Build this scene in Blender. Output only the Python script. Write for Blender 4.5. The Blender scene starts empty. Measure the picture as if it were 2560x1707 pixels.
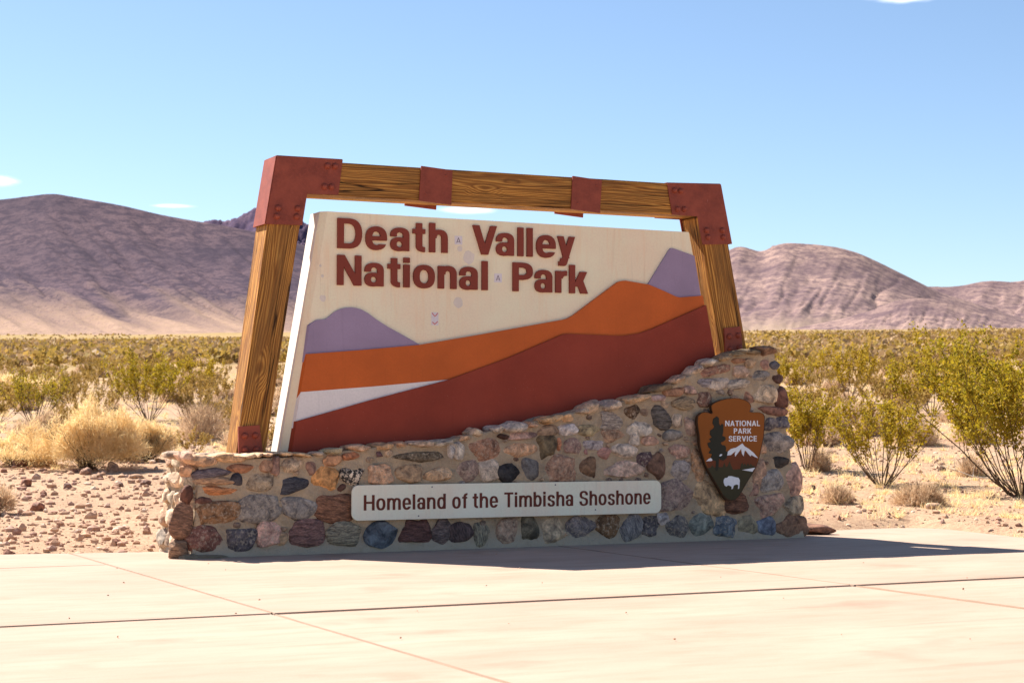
import bpy, bmesh, math, random
import numpy as np
from mathutils import Vector, Matrix
from mathutils.geometry import delaunay_2d_cdt

# ---------------------------------------------------------------- camera
# World: the stone wall's front foot runs along +X from the origin, +Y goes away behind it.
W, H = 2560.0, 1707.0
FPX = 4524.0
EYE = 1.55
ANG = math.atan((10500.0 - W / 2) / FPX)          # between the view axis and the wall
PITCH = math.atan((1055.0 - H / 2) / FPX)
Fh = np.array([math.cos(ANG), math.sin(ANG), 0.0])
Rv = np.array([math.sin(ANG), -math.cos(ANG), 0.0])
Fv = Fh * math.cos(PITCH) + np.array([0, 0, math.sin(PITCH)])
Uv = np.cross(Rv, Fv)
CAM = np.array([-5.815, -20.242, EYE])

sc = bpy.context.scene
col = sc.collection
cam = bpy.data.cameras.new('camera')
cam.sensor_width = 36.0
cam.lens = 36.0 * FPX / W
cam.clip_start = 0.1
cam.clip_end = 60000.0
cam.dof.use_dof = True
cam.dof.focus_distance = 21.5
cam.dof.aperture_fstop = 4.5
cam_o = bpy.data.objects.new('camera', cam)
cam_o.matrix_world = Matrix(((Rv[0], Uv[0], -Fv[0], CAM[0]), (Rv[1], Uv[1], -Fv[1], CAM[1]),
                             (Rv[2], Uv[2], -Fv[2], CAM[2]), (0, 0, 0, 1)))
col.objects.link(cam_o)
sc.camera = cam_o

# ---------------------------------------------------------------- sun, sky, exposure
SUN = np.array([-0.305, 0.605, 0.735]); SUN /= np.linalg.norm(SUN)
sun_el = math.asin(SUN[2]); sun_az = math.atan2(SUN[0], SUN[1])
sl = bpy.data.lights.new('sun', 'SUN')
sl.energy = 4.8
sl.angle = math.radians(0.53)
sl.color = (1.0, 0.94, 0.86)
so = bpy.data.objects.new('sun', sl)
so.rotation_euler = Vector(SUN).to_track_quat('Z', 'Y').to_euler()
so.location = (0, 0, 60)
col.objects.link(so)

world = bpy.data.worlds.new('World')
sc.world = world
world.use_nodes = True
wt = world.node_tree
for n in list(wt.nodes): wt.nodes.remove(n)
w_out = wt.nodes.new('ShaderNodeOutputWorld')
w_bg = wt.nodes.new('ShaderNodeBackground')
w_bg.inputs['Strength'].default_value = 0.066
sky = wt.nodes.new('ShaderNodeTexSky')
sky.sky_type = 'NISHITA'
sky.sun_disc = False
sky.sun_elevation = sun_el
sky.sun_rotation = sun_az
sky.altitude = 1500
sky.air_density = 1.0
sky.dust_density = 0.9
sky.ozone_density = 2.4
wt.links.new(w_bg.outputs[0], w_out.inputs[0])

sc.view_settings.view_transform = 'Standard'
sc.view_settings.look = 'None'
sc.view_settings.gamma = 1.0
sc.view_settings.use_curve_mapping = False
sc.view_settings.exposure = 1.32
sc.render.engine = 'CYCLES'
sc.cycles.use_denoising = True
sc.cycles.max_bounces = 6
sc.cycles.diffuse_bounces = 4
sc.cycles.transparent_max_bounces = 6

# ---------------------------------------------------------------- photo pixel -> place
def ray(x, y): return Fv * FPX + Rv * (x - W / 2) - Uv * (y - H / 2)
def onY(x, y, Y):
    d = ray(x, y); return CAM + d * ((Y - CAM[1]) / d[1])
def onZ(x, y, Z=0.0):
    d = ray(x, y); return CAM + d * ((Z - CAM[2]) / d[2])
def at_depth(x, y, b):
    d = ray(x, y); return CAM + d * (b / (d @ Fh))
def proj(p):
    v = np.asarray(p) - CAM; z = v @ Fv
    return W / 2 + FPX * (v @ Rv) / z, H / 2 - FPX * (v @ Uv) / z

def lin(c):
    return tuple(((v / 255.0) / 12.92 if v / 255.0 <= 0.04045 else ((v / 255.0 + 0.055) / 1.055) ** 2.4) for v in c)

# small clouds in the sky: soft oval streaks broken up by noise, blended over the sky colour
def add_clouds(colour_socket):
    tc = wt.nodes.new('ShaderNodeTexCoord')
    nz = wt.nodes.new('ShaderNodeTexNoise'); nz.inputs['Scale'].default_value = 55; nz.inputs['Detail'].default_value = 5
    mp = wt.nodes.new('ShaderNodeMapping'); mp.inputs['Scale'].default_value = (1, 1, 4)
    wt.links.new(tc.outputs['Generated'], mp.inputs[0]); wt.links.new(mp.outputs[0], nz.inputs['Vector'])
    total = None
    def math_n(op, a, b):
        n = wt.nodes.new('ShaderNodeMath'); n.operation = op
        for i, v in enumerate((a, b)):
            if v is None: continue
            if isinstance(v, (int, float)): n.inputs[i].default_value = v
            else: wt.links.new(v, n.inputs[i])
        return n.outputs[0]
    for (px, py, wx, hy, amt) in ((-18, 452, 70, 17, 1.0), (430, 515, 62, 6, 0.7),
                                  (1168, 525, 95, 12, 1.0), (2255, -3, 100, 15, 0.9), (-800, 300, 300, 30, 0.8), (3300, 380, 260, 24, 0.7)):
        c = ray(px, py); c = c / np.linalg.norm(c)
        e1 = np.cross(c, (0, 0, 1)); e1 /= np.linalg.norm(e1); e2 = np.cross(e1, c)
        ds = []
        for e, s in ((e1, wx), (e2, hy)):
            d = wt.nodes.new('ShaderNodeVectorMath'); d.operation = 'DOT_PRODUCT'
            wt.links.new(tc.outputs['Generated'], d.inputs[0]); d.inputs[1].default_value = tuple(e * FPX / s)
            ds.append(math_n('POWER', math_n('ABSOLUTE', d.outputs['Value'], None), 2.0))
        r = math_n('SQRT', math_n('ADD', ds[0], ds[1]), None)
        v = math_n('SUBTRACT', math_n('ADD', 0.55, math_n('MULTIPLY', nz.outputs['Fac'], 0.9)), r)
        mr = wt.nodes.new('ShaderNodeMapRange'); mr.interpolation_type = 'SMOOTHSTEP'
        wt.links.new(v, mr.inputs['Value']); mr.inputs['From Min'].default_value = 0.0; mr.inputs['From Max'].default_value = 1.05
        mr.inputs['To Max'].default_value = amt
        fr = wt.nodes.new('ShaderNodeVectorMath'); fr.operation = 'DOT_PRODUCT'
        wt.links.new(tc.outputs['Generated'], fr.inputs[0]); fr.inputs[1].default_value = tuple(c)
        m = math_n('MULTIPLY', mr.outputs[0], math_n('GREATER_THAN', fr.outputs['Value'], 0.5))
        total = m if total is None else math_n('MAXIMUM', total, m)
    mix = wt.nodes.new('ShaderNodeMix'); mix.data_type = 'RGBA'
    wt.links.new(total, mix.inputs['Factor'])
    wt.links.new(colour_socket, mix.inputs['A'])
    mix.inputs['B'].default_value = (10.5, 10.8, 11.2, 1)
    wt.links.new(mix.outputs['Result'], w_bg.inputs['Color'])
add_clouds(sky.outputs[0])

# ---------------------------------------------------------------- helpers: objects
def tag(o, label=None, cat=None, group=None, kind=None):
    if label: o['label'] = label
    if cat: o['category'] = cat
    if group: o['group'] = group
    if kind: o['kind'] = kind
    return o
def link(name, me, mat=None, parent=None):
    o = bpy.data.objects.new(name, me)
    if me is not None and mat is not None and not me.materials: me.materials.append(mat)
    col.objects.link(o)
    if parent is not None: o.parent = parent
    return o
def empty(name, loc=(0, 0, 0)):
    o = bpy.data.objects.new(name, None); o.location = loc; col.objects.link(o); return o
def mesh_np(name, V, F, smooth=False):
    """V (n,3), F list of arrays (m,k): fast mesh from numpy."""
    me = bpy.data.meshes.new(name)
    V = np.asarray(V, dtype=np.float32)
    if not isinstance(F, (list, tuple)): F = [F]
    F = [np.asarray(f, dtype=np.int32) for f in F if len(f)]
    nl = sum(f.size for f in F); nf = sum(len(f) for f in F)
    me.vertices.add(len(V)); me.vertices.foreach_set('co', V.ravel())
    me.loops.add(nl); me.loops.foreach_set('vertex_index', np.concatenate([f.ravel() for f in F]))
    me.polygons.add(nf)
    tot = np.concatenate([np.full(len(f), f.shape[1], dtype=np.int32) for f in F])
    start = np.concatenate([[0], np.cumsum(tot)[:-1]]).astype(np.int32)
    me.polygons.foreach_set('loop_start', start); me.polygons.foreach_set('loop_total', tot)
    me.polygons.foreach_set('use_smooth', np.full(nf, smooth, dtype=bool))
    me.update(calc_edges=True)
    return me
def from_bm(name, bm, smooth=False):
    me = bpy.data.meshes.new(name)
    bmesh.ops.recalc_face_normals(bm, faces=bm.faces)
    bm.to_mesh(me); bm.free()
    if smooth:
        me.polygons.foreach_set('use_smooth', np.ones(len(me.polygons), dtype=bool))
    return me
def prism_bm(bm, poly, y0, y1, shear=None):
    """poly of (x,z) extruded from y0 (front) to y1."""
    a = [bm.verts.new((x, y0, z)) for x, z in poly]
    b = [bm.verts.new((x, y1, z)) for x, z in poly]
    n = len(poly)
    bm.faces.new(a); bm.faces.new(b[::-1])
    for i in range(n):
        bm.faces.new((a[i], b[i], b[(i + 1) % n], a[(i + 1) % n]))
def prism(name, poly, y0, y1, mat, parent=None, bevel=0.0, seg=1):
    bm = bmesh.new(); prism_bm(bm, poly, y0, y1)
    bmesh.ops.recalc_face_normals(bm, faces=bm.faces)
    if bevel > 0:
        bmesh.ops.bevel(bm, geom=list(bm.edges), offset=bevel, segments=seg, affect='EDGES', profile=0.6)
    return link(name, from_bm(name, bm), mat, parent)
def box_mesh(name, x0, x1, y0, y1, z0, z1, bevel=0.0):
    bm = bmesh.new(); bmesh.ops.create_cube(bm, size=1)
    for v in bm.verts:
        v.co = Vector(((x0 + x1) / 2 + v.co.x * (x1 - x0), (y0 + y1) / 2 + v.co.y * (y1 - y0), (z0 + z1) / 2 + v.co.z * (z1 - z0)))
    if bevel > 0: bmesh.ops.bevel(bm, geom=list(bm.edges), offset=bevel, segments=1, affect='EDGES')
    return from_bm(name, bm)
def px_poly(pts, Y):
    out = []
    for p in pts:
        q = onY(p[0], p[1], Y); out.append((q[0], q[2]))
    return out
def area2(p): return sum(p[i][0] * p[(i + 1) % len(p)][1] - p[(i + 1) % len(p)][0] * p[i][1] for i in range(len(p)))
def tri_fill(contours):
    """triangles filling outer contours minus holes: (points, tris)"""
    pts, edges, k = [], [], 0
    for c in contours:
        m = len(c); pts += [Vector((p[0], p[1])) for p in c]; edges += [(k + i, k + (i + 1) % m) for i in range(m)]; k += m
    vs, es, fs, *_ = delaunay_2d_cdt(pts, edges, [], 0, 1e-7)
    def inside(x, y):
        hit = False
        for c in contours:
            for i in range(len(c)):
                a, b = c[i], c[i - 1]
                if (a[1] > y) != (b[1] > y) and x < (b[0] - a[0]) * (y - a[1]) / (b[1] - a[1]) + a[0]: hit = not hit
        return hit
    keep = [t for t in fs if inside(sum(vs[i][0] for i in t) / len(t), sum(vs[i][1] for i in t) / len(t))]
    return [(v[0], v[1]) for v in vs], keep
def solid_contours(name, contours, y0, y1, mat, parent=None, shift=None):
    """contours of (x,z), outer ones and holes, given depth from y0 (front) to y1 (back): a flat cut-out piece."""
    vs, fs = tri_fill(contours)
    sh = shift or (lambda p: 0.0)
    n = len(vs)
    V = [(p[0] + sh(p), y0, p[1]) for p in vs] + [(p[0], y1, p[1]) for p in vs]
    F3 = []
    for t in fs:
        for i in range(1, len(t) - 1):
            F3.append((t[0], t[i], t[i + 1])); F3.append((t[i + 1] + n, t[i] + n, t[0] + n))
    F4 = []; k = len(V)
    for c in contours:
        m = len(c)
        V += [(p[0] + sh(p), y0, p[1]) for p in c] + [(p[0], y1, p[1]) for p in c]
        for i in range(m):
            j = (i + 1) % m; F4.append((k + i, k + i + m, k + j + m, k + j))
        k += 2 * m
    me = mesh_np(name, V, [F3, F4])
    bm = bmesh.new(); bm.from_mesh(me); bmesh.ops.remove_doubles(bm, verts=bm.verts, dist=1e-6)
    bmesh.ops.recalc_face_normals(bm, faces=bm.faces); bm.to_mesh(me); bm.free()
    return link(name, me, mat, parent)

# ---------------------------------------------------------------- helpers: noise
def _hash(ix, iy, seed):
    h = (ix.astype(np.int64) * 374761393 + iy.astype(np.int64) * 668265263 + seed * 982451653) & 0xFFFFFFFF
    h = ((h ^ (h >> 13)) * 1274126177) & 0xFFFFFFFF
    return ((h ^ (h >> 16)) & 0xFFFF) / 65535.0
def vnoise(x, y, seed=0):
    x = np.asarray(x, dtype=float); y = np.asarray(y, dtype=float)
    ix, iy = np.floor(x), np.floor(y); fx, fy = x - ix, y - iy
    fx = fx * fx * fx * (fx * (fx * 6 - 15) + 10); fy = fy * fy * fy * (fy * (fy * 6 - 15) + 10)
    a = _hash(ix, iy, seed); b = _hash(ix + 1, iy, seed); c = _hash(ix, iy + 1, seed); d = _hash(ix + 1, iy + 1, seed)
    return (a * (1 - fx) + b * fx) * (1 - fy) + (c * (1 - fx) + d * fx) * fy
def fbm(x, y, oct=4, seed=0, gain=0.5):
    s = 0; a = 1; t = 0
    for o in range(oct):
        s = s + a * (vnoise(x * 2 ** o, y * 2 ** o, seed + o * 17) * 2 - 1); t += a; a *= gain
    return s / t
def ridged(x, y, oct=4, seed=0, gain=0.5):
    s = 0; a = 1; t = 0
    for o in range(oct):
        s = s + a * (1 - np.abs(vnoise(x * 2 ** o, y * 2 ** o, seed + o * 29) * 2 - 1) * 2); t += a; a *= gain
    return s / t

# ---------------------------------------------------------------- helpers: materials
class Mat:
    def __init__(s, name, rough=0.8, spec=0.3):
        s.m = bpy.data.materials.new(name); s.m.use_nodes = True
        s.t = s.m.node_tree; s.b = s.t.nodes['Principled BSDF']
        s.b.inputs['Roughness'].default_value = rough
        s.b.inputs['Specular IOR Level'].default_value = spec
    def n(s, kind, **kw):
        nd = s.t.nodes.new(kind)
        for k, v in kw.items():
            if hasattr(nd, k): setattr(nd, k, v)
        return nd
    def l(s, a, b): s.t.links.new(a, b)
    def coord(s, scale=(1, 1, 1), rot=(0, 0, 0), which='Object', loc=(0, 0, 0)):
        tc = s.n('ShaderNodeTexCoord'); mp = s.n('ShaderNodeMapping')
        mp.inputs['Scale'].default_value = scale; mp.inputs['Rotation'].default_value = rot; mp.inputs['Location'].default_value = loc
        s.l(tc.outputs[which], mp.inputs[0]); return mp.outputs[0]
    def noise(s, vec, scale, detail=4, rough=0.55, dist=0.0):
        nd = s.n('ShaderNodeTexNoise'); nd.inputs['Scale'].default_value = scale; nd.inputs['Detail'].default_value = detail
        nd.inputs['Roughness'].default_value = rough; nd.inputs['Distortion'].default_value = dist
        if vec is not None: s.l(vec, nd.inputs['Vector'])
        return nd.outputs['Fac']
    def ramp(s, fac, stops, interp='LINEAR'):
        nd = s.n('ShaderNodeValToRGB'); cr = nd.color_ramp; cr.interpolation = interp
        while len(cr.elements) < len(stops): cr.elements.new(0.5)
        for e, (p, c) in zip(cr.elements, stops):
            e.position = p; e.color = (c, c, c, 1) if isinstance(c, (int, float)) else (*c[:3], 1)
        s.l(fac, nd.inputs[0]); return nd.outputs[0]
    def mix(s, fac, a, b, mode='MIX'):
        nd = s.n('ShaderNodeMix', data_type='RGBA', blend_type=mode)
        for key, v in (('Factor', fac), ('A', a), ('B', b)):
            i = nd.inputs[key] if key != 'Factor' else nd.inputs[0]
            if key == 'A': i = nd.inputs[6]
            if key == 'B': i = nd.inputs[7]
            if isinstance(v, (int, float)):
                i.default_value = v if key == 'Factor' else (v, v, v, 1)
            elif isinstance(v, tuple): i.default_value = (*v[:3], 1)
            else: s.l(v, i)
        return nd.outputs[2]
    def bump(s, height, strength=0.4, dist=0.01, prev=None):
        nd = s.n('ShaderNodeBump'); nd.inputs['Strength'].default_value = strength; nd.inputs['Distance'].default_value = dist
        s.l(height, nd.inputs['Height'])
        if prev is not None: s.l(prev, nd.inputs['Normal'])
        return nd.outputs[0]
    def base(s, sock): s.l(sock, s.b.inputs['Base Color'])
    def normal(s, sock): s.l(sock, s.b.inputs['Normal'])

def painted(name, rgb, var=0.12, rough=0.6, streak=None, spec=0.25, fleck=None):
    m = Mat(name, rough, spec); c = lin(rgb)
    v = m.coord()
    n1 = m.noise(v, 1.7, 5, 0.6); n2 = m.noise(v, 38, 4, 0.6)
    dark = tuple(x * (1 - 2.2 * var) for x in c); lite = tuple(min(0.86, x * (1 + 1.3 * var)) for x in c)
    k = m.mix(m.ramp(n1, [(0.3, 0.0), (0.72, 1.0)]), dark, lite)
    k = m.mix(m.ramp(n2, [(0.42, 0.0), (0.66, 0.35)]), k, tuple(x * 0.8 for x in c))
    if streak:
        sv = m.coord((7, 7, 0.55)); sn = m.noise(sv, 1.6, 5, 0.65)
        k = m.mix(m.ramp(sn, [(0.52, 0.0), (0.72, 0.5)]), k, lin(streak))
    if fleck:
        fn = m.noise(v, 60, 3, 0.7)
        k = m.mix(m.ramp(fn, [(0.70, 0.0), (0.73, 1.0)]), k, lin(fleck))
    dv = m.coord((16, 16, 0.7)); dn = m.noise(dv, 1.3, 4, 0.6)
    k = m.mix(m.ramp(dn, [(0.60, 0.0), (0.78, 0.35)]), k, tuple(x * 0.62 for x in c))
    gn = m.noise(v, 0.9, 3, 0.5)
    k = m.mix(m.ramp(gn, [(0.5, 0.0), (0.75, 0.5)]), k, tuple(min(0.9, x * 1.16 + 0.006) for x in c))
    m.base(k)
    m.normal(m.bump(n2, 0.12, 0.004))
    return m.m

def wood(name, rot):
    m = Mat(name, 0.75, 0.2)
    v0 = m.coord((1, 1, 1), rot)
    # knots pull the grain aside
    vk = m.n('ShaderNodeTexVoronoi'); vk.inputs['Scale'].default_value = 1.0
    mk = m.n('ShaderNodeMapping'); mk.inputs['Scale'].default_value = (0.9, 2.6, 2.6); m.l(v0, mk.inputs[0]); m.l(mk.outputs[0], vk.inputs['Vector'])
    knot = m.ramp(vk.outputs['Distance'], [(0.0, 1.0), (0.10, 0.62), (0.28, 0.0)])
    ms = m.n('ShaderNodeMapping'); ms.inputs['Scale'].default_value = (0.28, 3.0, 3.0); m.l(v0, ms.inputs[0])
    warp = m.noise(ms.outputs[0], 1.5, 3, 0.5)
    sep = m.n('ShaderNodeSeparateXYZ'); m.l(v0, sep.inputs[0])
    def mth(op, a, b=None):
        nd = m.n('ShaderNodeMath'); nd.operation = op
        for i, q in enumerate((a, b)):
            if q is None: continue
            if isinstance(q, (int, float)): nd.inputs[i].default_value = q
            else: m.l(q, nd.inputs[i])
        return nd.outputs[0]
    ph = mth('ADD', mth('ADD', mth('MULTIPLY', sep.outputs['Z'], 19.0), mth('MULTIPLY', sep.outputs['Y'], 12.0)), mth('MULTIPLY', warp, 5.5))
    ph = mth('ADD', ph, mth('MULTIPLY', knot, 3.0))
    rings = mth('ADD', mth('MULTIPLY', mth('SINE', mth('MULTIPLY', ph, 10.0)), 0.5), 0.5)
    mf = m.n('ShaderNodeMapping'); mf.inputs['Scale'].default_value = (1.1, 58, 58); m.l(v0, mf.inputs[0])
    fib = m.noise(mf.outputs[0], 1.0, 5, 0.65)
    mb = m.n('ShaderNodeMapping'); mb.inputs['Scale'].default_value = (0.6, 3.2, 3.2); m.l(v0, mb.inputs[0])
    blot = m.noise(mb.outputs[0], 1.3, 4, 0.6)
    c = m.ramp(rings, [(0.0, lin((146, 94, 42))), (0.35, lin((178, 118, 54))), (0.8, lin((202, 142, 66))), (1.0, lin((214, 156, 78)))])
    c = m.mix(m.ramp(fib, [(0.38, 0.65), (0.56, 0.0)]), c, lin((86, 52, 24)))
    c = m.mix(m.ramp(blot, [(0.35, 0.62), (0.62, 0.0)]), c, lin((112, 78, 44)))
    c = m.mix(m.ramp(knot, [(0.55, 0.0), (0.95, 0.9)]), c, lin((52, 30, 14)))
    # long drying cracks
    mc = m.n('ShaderNodeMapping'); mc.inputs['Scale'].default_value = (0.22, 7, 7); m.l(v0, mc.inputs[0])
    ck = m.noise(mc.outputs[0], 1.0, 3, 0.5)
    crack = m.ramp(ck, [(0.48, 0.0), (0.495, 1.0), (0.51, 0.0)])
    mg = m.noise(mb.outputs[0], 0.8, 2, 0.5)
    crackm = m.mix(m.ramp(mg, [(0.44, 0.0), (0.54, 1.0)]), 0.0, crack)
    c = m.mix(crackm, c, lin((30, 18, 10)))
    m.base(c)
    nb = m.bump(fib, 0.5, 0.006); nb = m.bump(rings, 0.35, 0.006, nb); nb = m.bump(crackm, 0.9, -0.012, nb)
    m.normal(nb)
    return m.m

def steel(name):
    m = Mat(name, 0.62, 0.3)
    v = m.coord()
    a = m.noise(v, 5.0, 6, 0.65); b = m.noise(v, 42, 4, 0.6)
    c = m.mix(m.ramp(a, [(0.3, 0.0), (0.7, 1.0)]), lin((120, 54, 40)), lin((152, 74, 54)))
    c = m.mix(m.ramp(b, [(0.5, 0.0), (0.75, 0.6)]), c, lin((152, 74, 58)))
    sc_ = m.noise(m.coord((26, 26, 2.5)), 1.0, 3, 0.6)
    c = m.mix(m.ramp(sc_, [(0.73, 0.0), (0.77, 0.6)]), c, lin((205, 160, 145)))
    m.base(c); m.normal(m.bump(b, 0.25, 0.004))
    return m.m

def stone_mat(name, style):
    m = Mat(name, 0.82, 0.25)
    oi = m.n('ShaderNodeObjectInfo')
    tc = m.n('ShaderNodeTexCoord')
    ad = m.n('ShaderNodeVectorMath'); ad.operation = 'MULTIPLY_ADD'
    m.l(oi.outputs['Random'], ad.inputs[0]); ad.inputs[1].default_value = (37, 91, 53); m.l(tc.outputs['Object'], ad.inputs[2])
    v = ad.outputs[0]
    base = oi.outputs['Color']
    if style == 'streak':
        mp = m.n('ShaderNodeMapping'); mp.inputs['Scale'].default_value = (1, 1, 4.5); mp.inputs['Rotation'].default_value = (0.2, 0.35, 0); m.l(v, mp.inputs[0]); v2 = mp.outputs[0]
    else: v2 = v
    n1 = m.noise(v2, 9, 5, 0.65, 0.6); n2 = m.noise(v, 45, 4, 0.65); n3 = m.noise(v2, 26, 4, 0.6, 0.4)
    dark = m.mix(1.0, base, (0.34, 0.32, 0.34), 'MULTIPLY')
    lite = m.mix(1.0, base, (1.5, 1.42, 1.35), 'MULTIPLY')
    c = m.mix(m.ramp(n1, [(0.34, 0.0), (0.5, 0.5), (0.66, 1.0)]), dark, lite)
    if style == 'plain':
        c = m.mix(m.ramp(n3, [(0.45, 0.0), (0.7, 0.55)]), c, dark)
        c = m.mix(m.ramp(n2, [(0.6, 0.0), (0.75, 0.5)]), c, lite)
    elif style == 'speckle':
        c = m.mix(m.ramp(n3, [(0.5, 0.0), (0.66, 0.55)]), c, lin((206, 184, 158)))
        c = m.mix(m.ramp(n2, [(0.52, 0.0), (0.66, 0.6)]), c, dark)
    elif style == 'streak':
        c = m.mix(m.ramp(n3, [(0.5, 0.0), (0.6, 0.7)]), c, dark)
    elif style == 'pied':
        c = m.mix(m.ramp(n3, [(0.47, 0.0), (0.53, 1.0)]), c, lin((60, 54, 50)))
    m.base(c)
    nb = m.bump(n1, 0.8, 0.03); nb = m.bump(n2, 0.7, 0.010, nb)
    m.normal(nb)
    return m.m

def mortar_mat():
    m = Mat('mortar', 0.95, 0.1)
    v = m.coord()
    a = m.noise(v, 3.2, 5, 0.6); b = m.noise(v, 70, 4, 0.7); d = m.noise(v, 14, 4, 0.6)
    c = m.mix(m.ramp(a, [(0.32, 0.0), (0.68, 1.0)]), lin((164, 142, 118)), lin((204, 178, 146)))
    c = m.mix(m.ramp(d, [(0.45, 0.0), (0.7, 0.55)]), c, lin((160, 138, 114)))
    c = m.mix(m.ramp(b, [(0.55, 0.0), (0.72, 0.5)]), c, lin((222, 204, 176)))
    # mortar greyer towards the foot: bluish sky reflection put into its colour
    sep = m.n('ShaderNodeSeparateXYZ'); m.l(v, sep.inputs[0])
    wob = m.n('ShaderNodeMath'); wob.operation = 'MULTIPLY_ADD'; m.l(d, wob.inputs[0]); wob.inputs[1].default_value = -0.22; m.l(sep.outputs['Z'], wob.inputs[2])
    low = m.ramp(wob.outputs[0], [(0.0, 0.9), (0.14, 0.0)])
    c = m.mix(low, c, lin((186, 168, 146)))
    m.base(c)
    nb = m.bump(d, 0.9, 0.05); nb = m.bump(b, 0.8, 0.012, nb)
    m.normal(nb); return m.m

def concrete_mat():
    m = Mat('concrete', 0.9, 0.15)
    v = m.coord((1, 1, 1))
    a = m.noise(m.coord((0.35, 0.8, 1)), 1.0, 5, 0.6); b = m.noise(v, 60, 5, 0.7); d = m.noise(m.coord((0.9, 3.4, 1), (0, 0, 0.35)), 1.5, 6, 0.62)
    c = m.mix(m.ramp(a, [(0.3, 0.0), (0.7, 1.0)]), lin((167, 142, 124)), lin((183, 159, 140)))
    c = m.mix(m.ramp(d, [(0.46, 0.0), (0.72, 0.42)]), c, lin((154, 127, 104)))
    c = m.mix(m.ramp(b, [(0.5, 0.0), (0.8, 0.35)]), c, lin((196, 172, 154)))
    st = m.noise(v, 0.85, 4, 0.5)
    c = m.mix(m.ramp(st, [(0.60, 0.0), (0.74, 0.45)]), c, lin((146, 112, 92)))
    pz = m.noise(v, 210, 3, 0.7); c = m.mix(m.ramp(pz, [(0.30, 0.55), (0.40, 0.0)]), c, lin((138, 110, 90)))
    tm = m.noise(m.coord((0.22, 2.6, 1), (0, 0, -0.62), loc=(3, 1, 0)), 1.0, 3, 0.5)
    c = m.mix(m.ramp(tm, [(0.64, 0.0), (0.70, 0.22), (0.76, 0.0)]), c, lin((132, 108, 92)))
    m.base(c); nb = m.bump(b, 0.3, 0.004); nb = m.bump(pz, 0.3, 0.002, nb); m.normal(nb)
    return m.m

def soil_mat():
    m = Mat('desert_soil', 0.95, 0.1)
    v = m.coord()
    a = m.noise(v, 0.22, 6, 0.6); b = m.noise(v, 9.0, 6, 0.7); d = m.noise(v, 38, 4, 0.7); e = m.noise(v, 0.03, 5, 0.6)
    c = m.mix(m.ramp(a, [(0.3, 0.0), (0.7, 1.0)]), lin((164, 134, 108)), lin((194, 164, 132)))
    c = m.mix(m.ramp(b, [(0.44, 0.0), (0.62, 0.62)]), c, lin((140, 106, 86)))
    c = m.mix(m.ramp(d, [(0.56, 0.0), (0.68, 0.8)]), c, lin((208, 180, 152)))
    c = m.mix(m.ramp(d, [(0.30, 0.62), (0.42, 0.0)]), c, lin((122, 94, 78)))
    # far off, the scrub is too small to build: its olive dots and pale litter between
    cd = m.n('ShaderNodeVectorMath'); cd.operation = 'DISTANCE'
    gp = m.n('ShaderNodeNewGeometry'); m.l(gp.outputs['Position'], cd.inputs[0]); cd.inputs[1].default_value = (0, 0, 0)
    far = m.n('ShaderNodeMapRange'); far.inputs['From Min'].default_value = 48; far.inputs['From Max'].default_value = 170
    m.l(cd.outputs['Value'], far.inputs['Value'])
    f1 = m.noise(v, 0.16, 4, 0.62)
    scrub = m.mix(m.ramp(f1, [(0.42, 0.0), (0.6, 1.0)]), lin((164, 136, 92)), lin((128, 112, 58)))
    scrub = m.mix(m.ramp(e, [(0.38, 0.0), (0.62, 0.6)]), scrub, lin((166, 136, 100)))
    c = m.mix(far.outputs[0], c, scrub)
    m.base(c)
    nb = m.bump(b, 0.6, 0.05); nb = m.bump(d, 0.7, 0.02, nb); m.normal(nb)
    return m.m

def rock_mat(name, base, lite, dark, fan):
    m = Mat(name, 0.95, 0.05)
    v = m.coord()
    at = m.n('ShaderNodeAttribute'); at.attribute_name = 'fan'
    a = m.noise(m.coord((0.5, 0.5, 2.6)), 0.0042, 6, 0.66); b = m.noise(v, 0.03, 6, 0.7); d = m.noise(v, 0.12, 5, 0.8)
    c = m.mix(m.ramp(a, [(0.32, 0.0), (0.68, 1.0)]), lin(base), lin(lite))
    c = m.mix(m.ramp(b, [(0.42, 0.7), (0.58, 0.0)]), c, lin(dark))
    f = m.mix(m.ramp(b, [(0.35, 0.0), (0.65, 1.0)]), lin(fan), tuple(x * 0.72 for x in lin(fan)))
    f = m.mix(m.ramp(d, [(0.52, 0.0), (0.64, 0.55)]), f, lin((116, 104, 72)))
    wob = m.n('ShaderNodeMath'); wob.operation = 'MULTIPLY_ADD'; m.l(b, wob.inputs[0]); wob.inputs[1].default_value = 0.5; m.l(at.outputs['Fac'], wob.inputs[2])
    c = m.mix(m.ramp(wob.outputs[0], [(0.40, 0.0), (0.95, 1.0)]), c, f)
    c = m.mix(m.ramp(d, [(0.38, 0.5), (0.5, 0.0)]), c, lin(dark))
    m.base(c); nb = m.bump(d, 0.25, 2.0); m.normal(nb)
    return m.m

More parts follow.
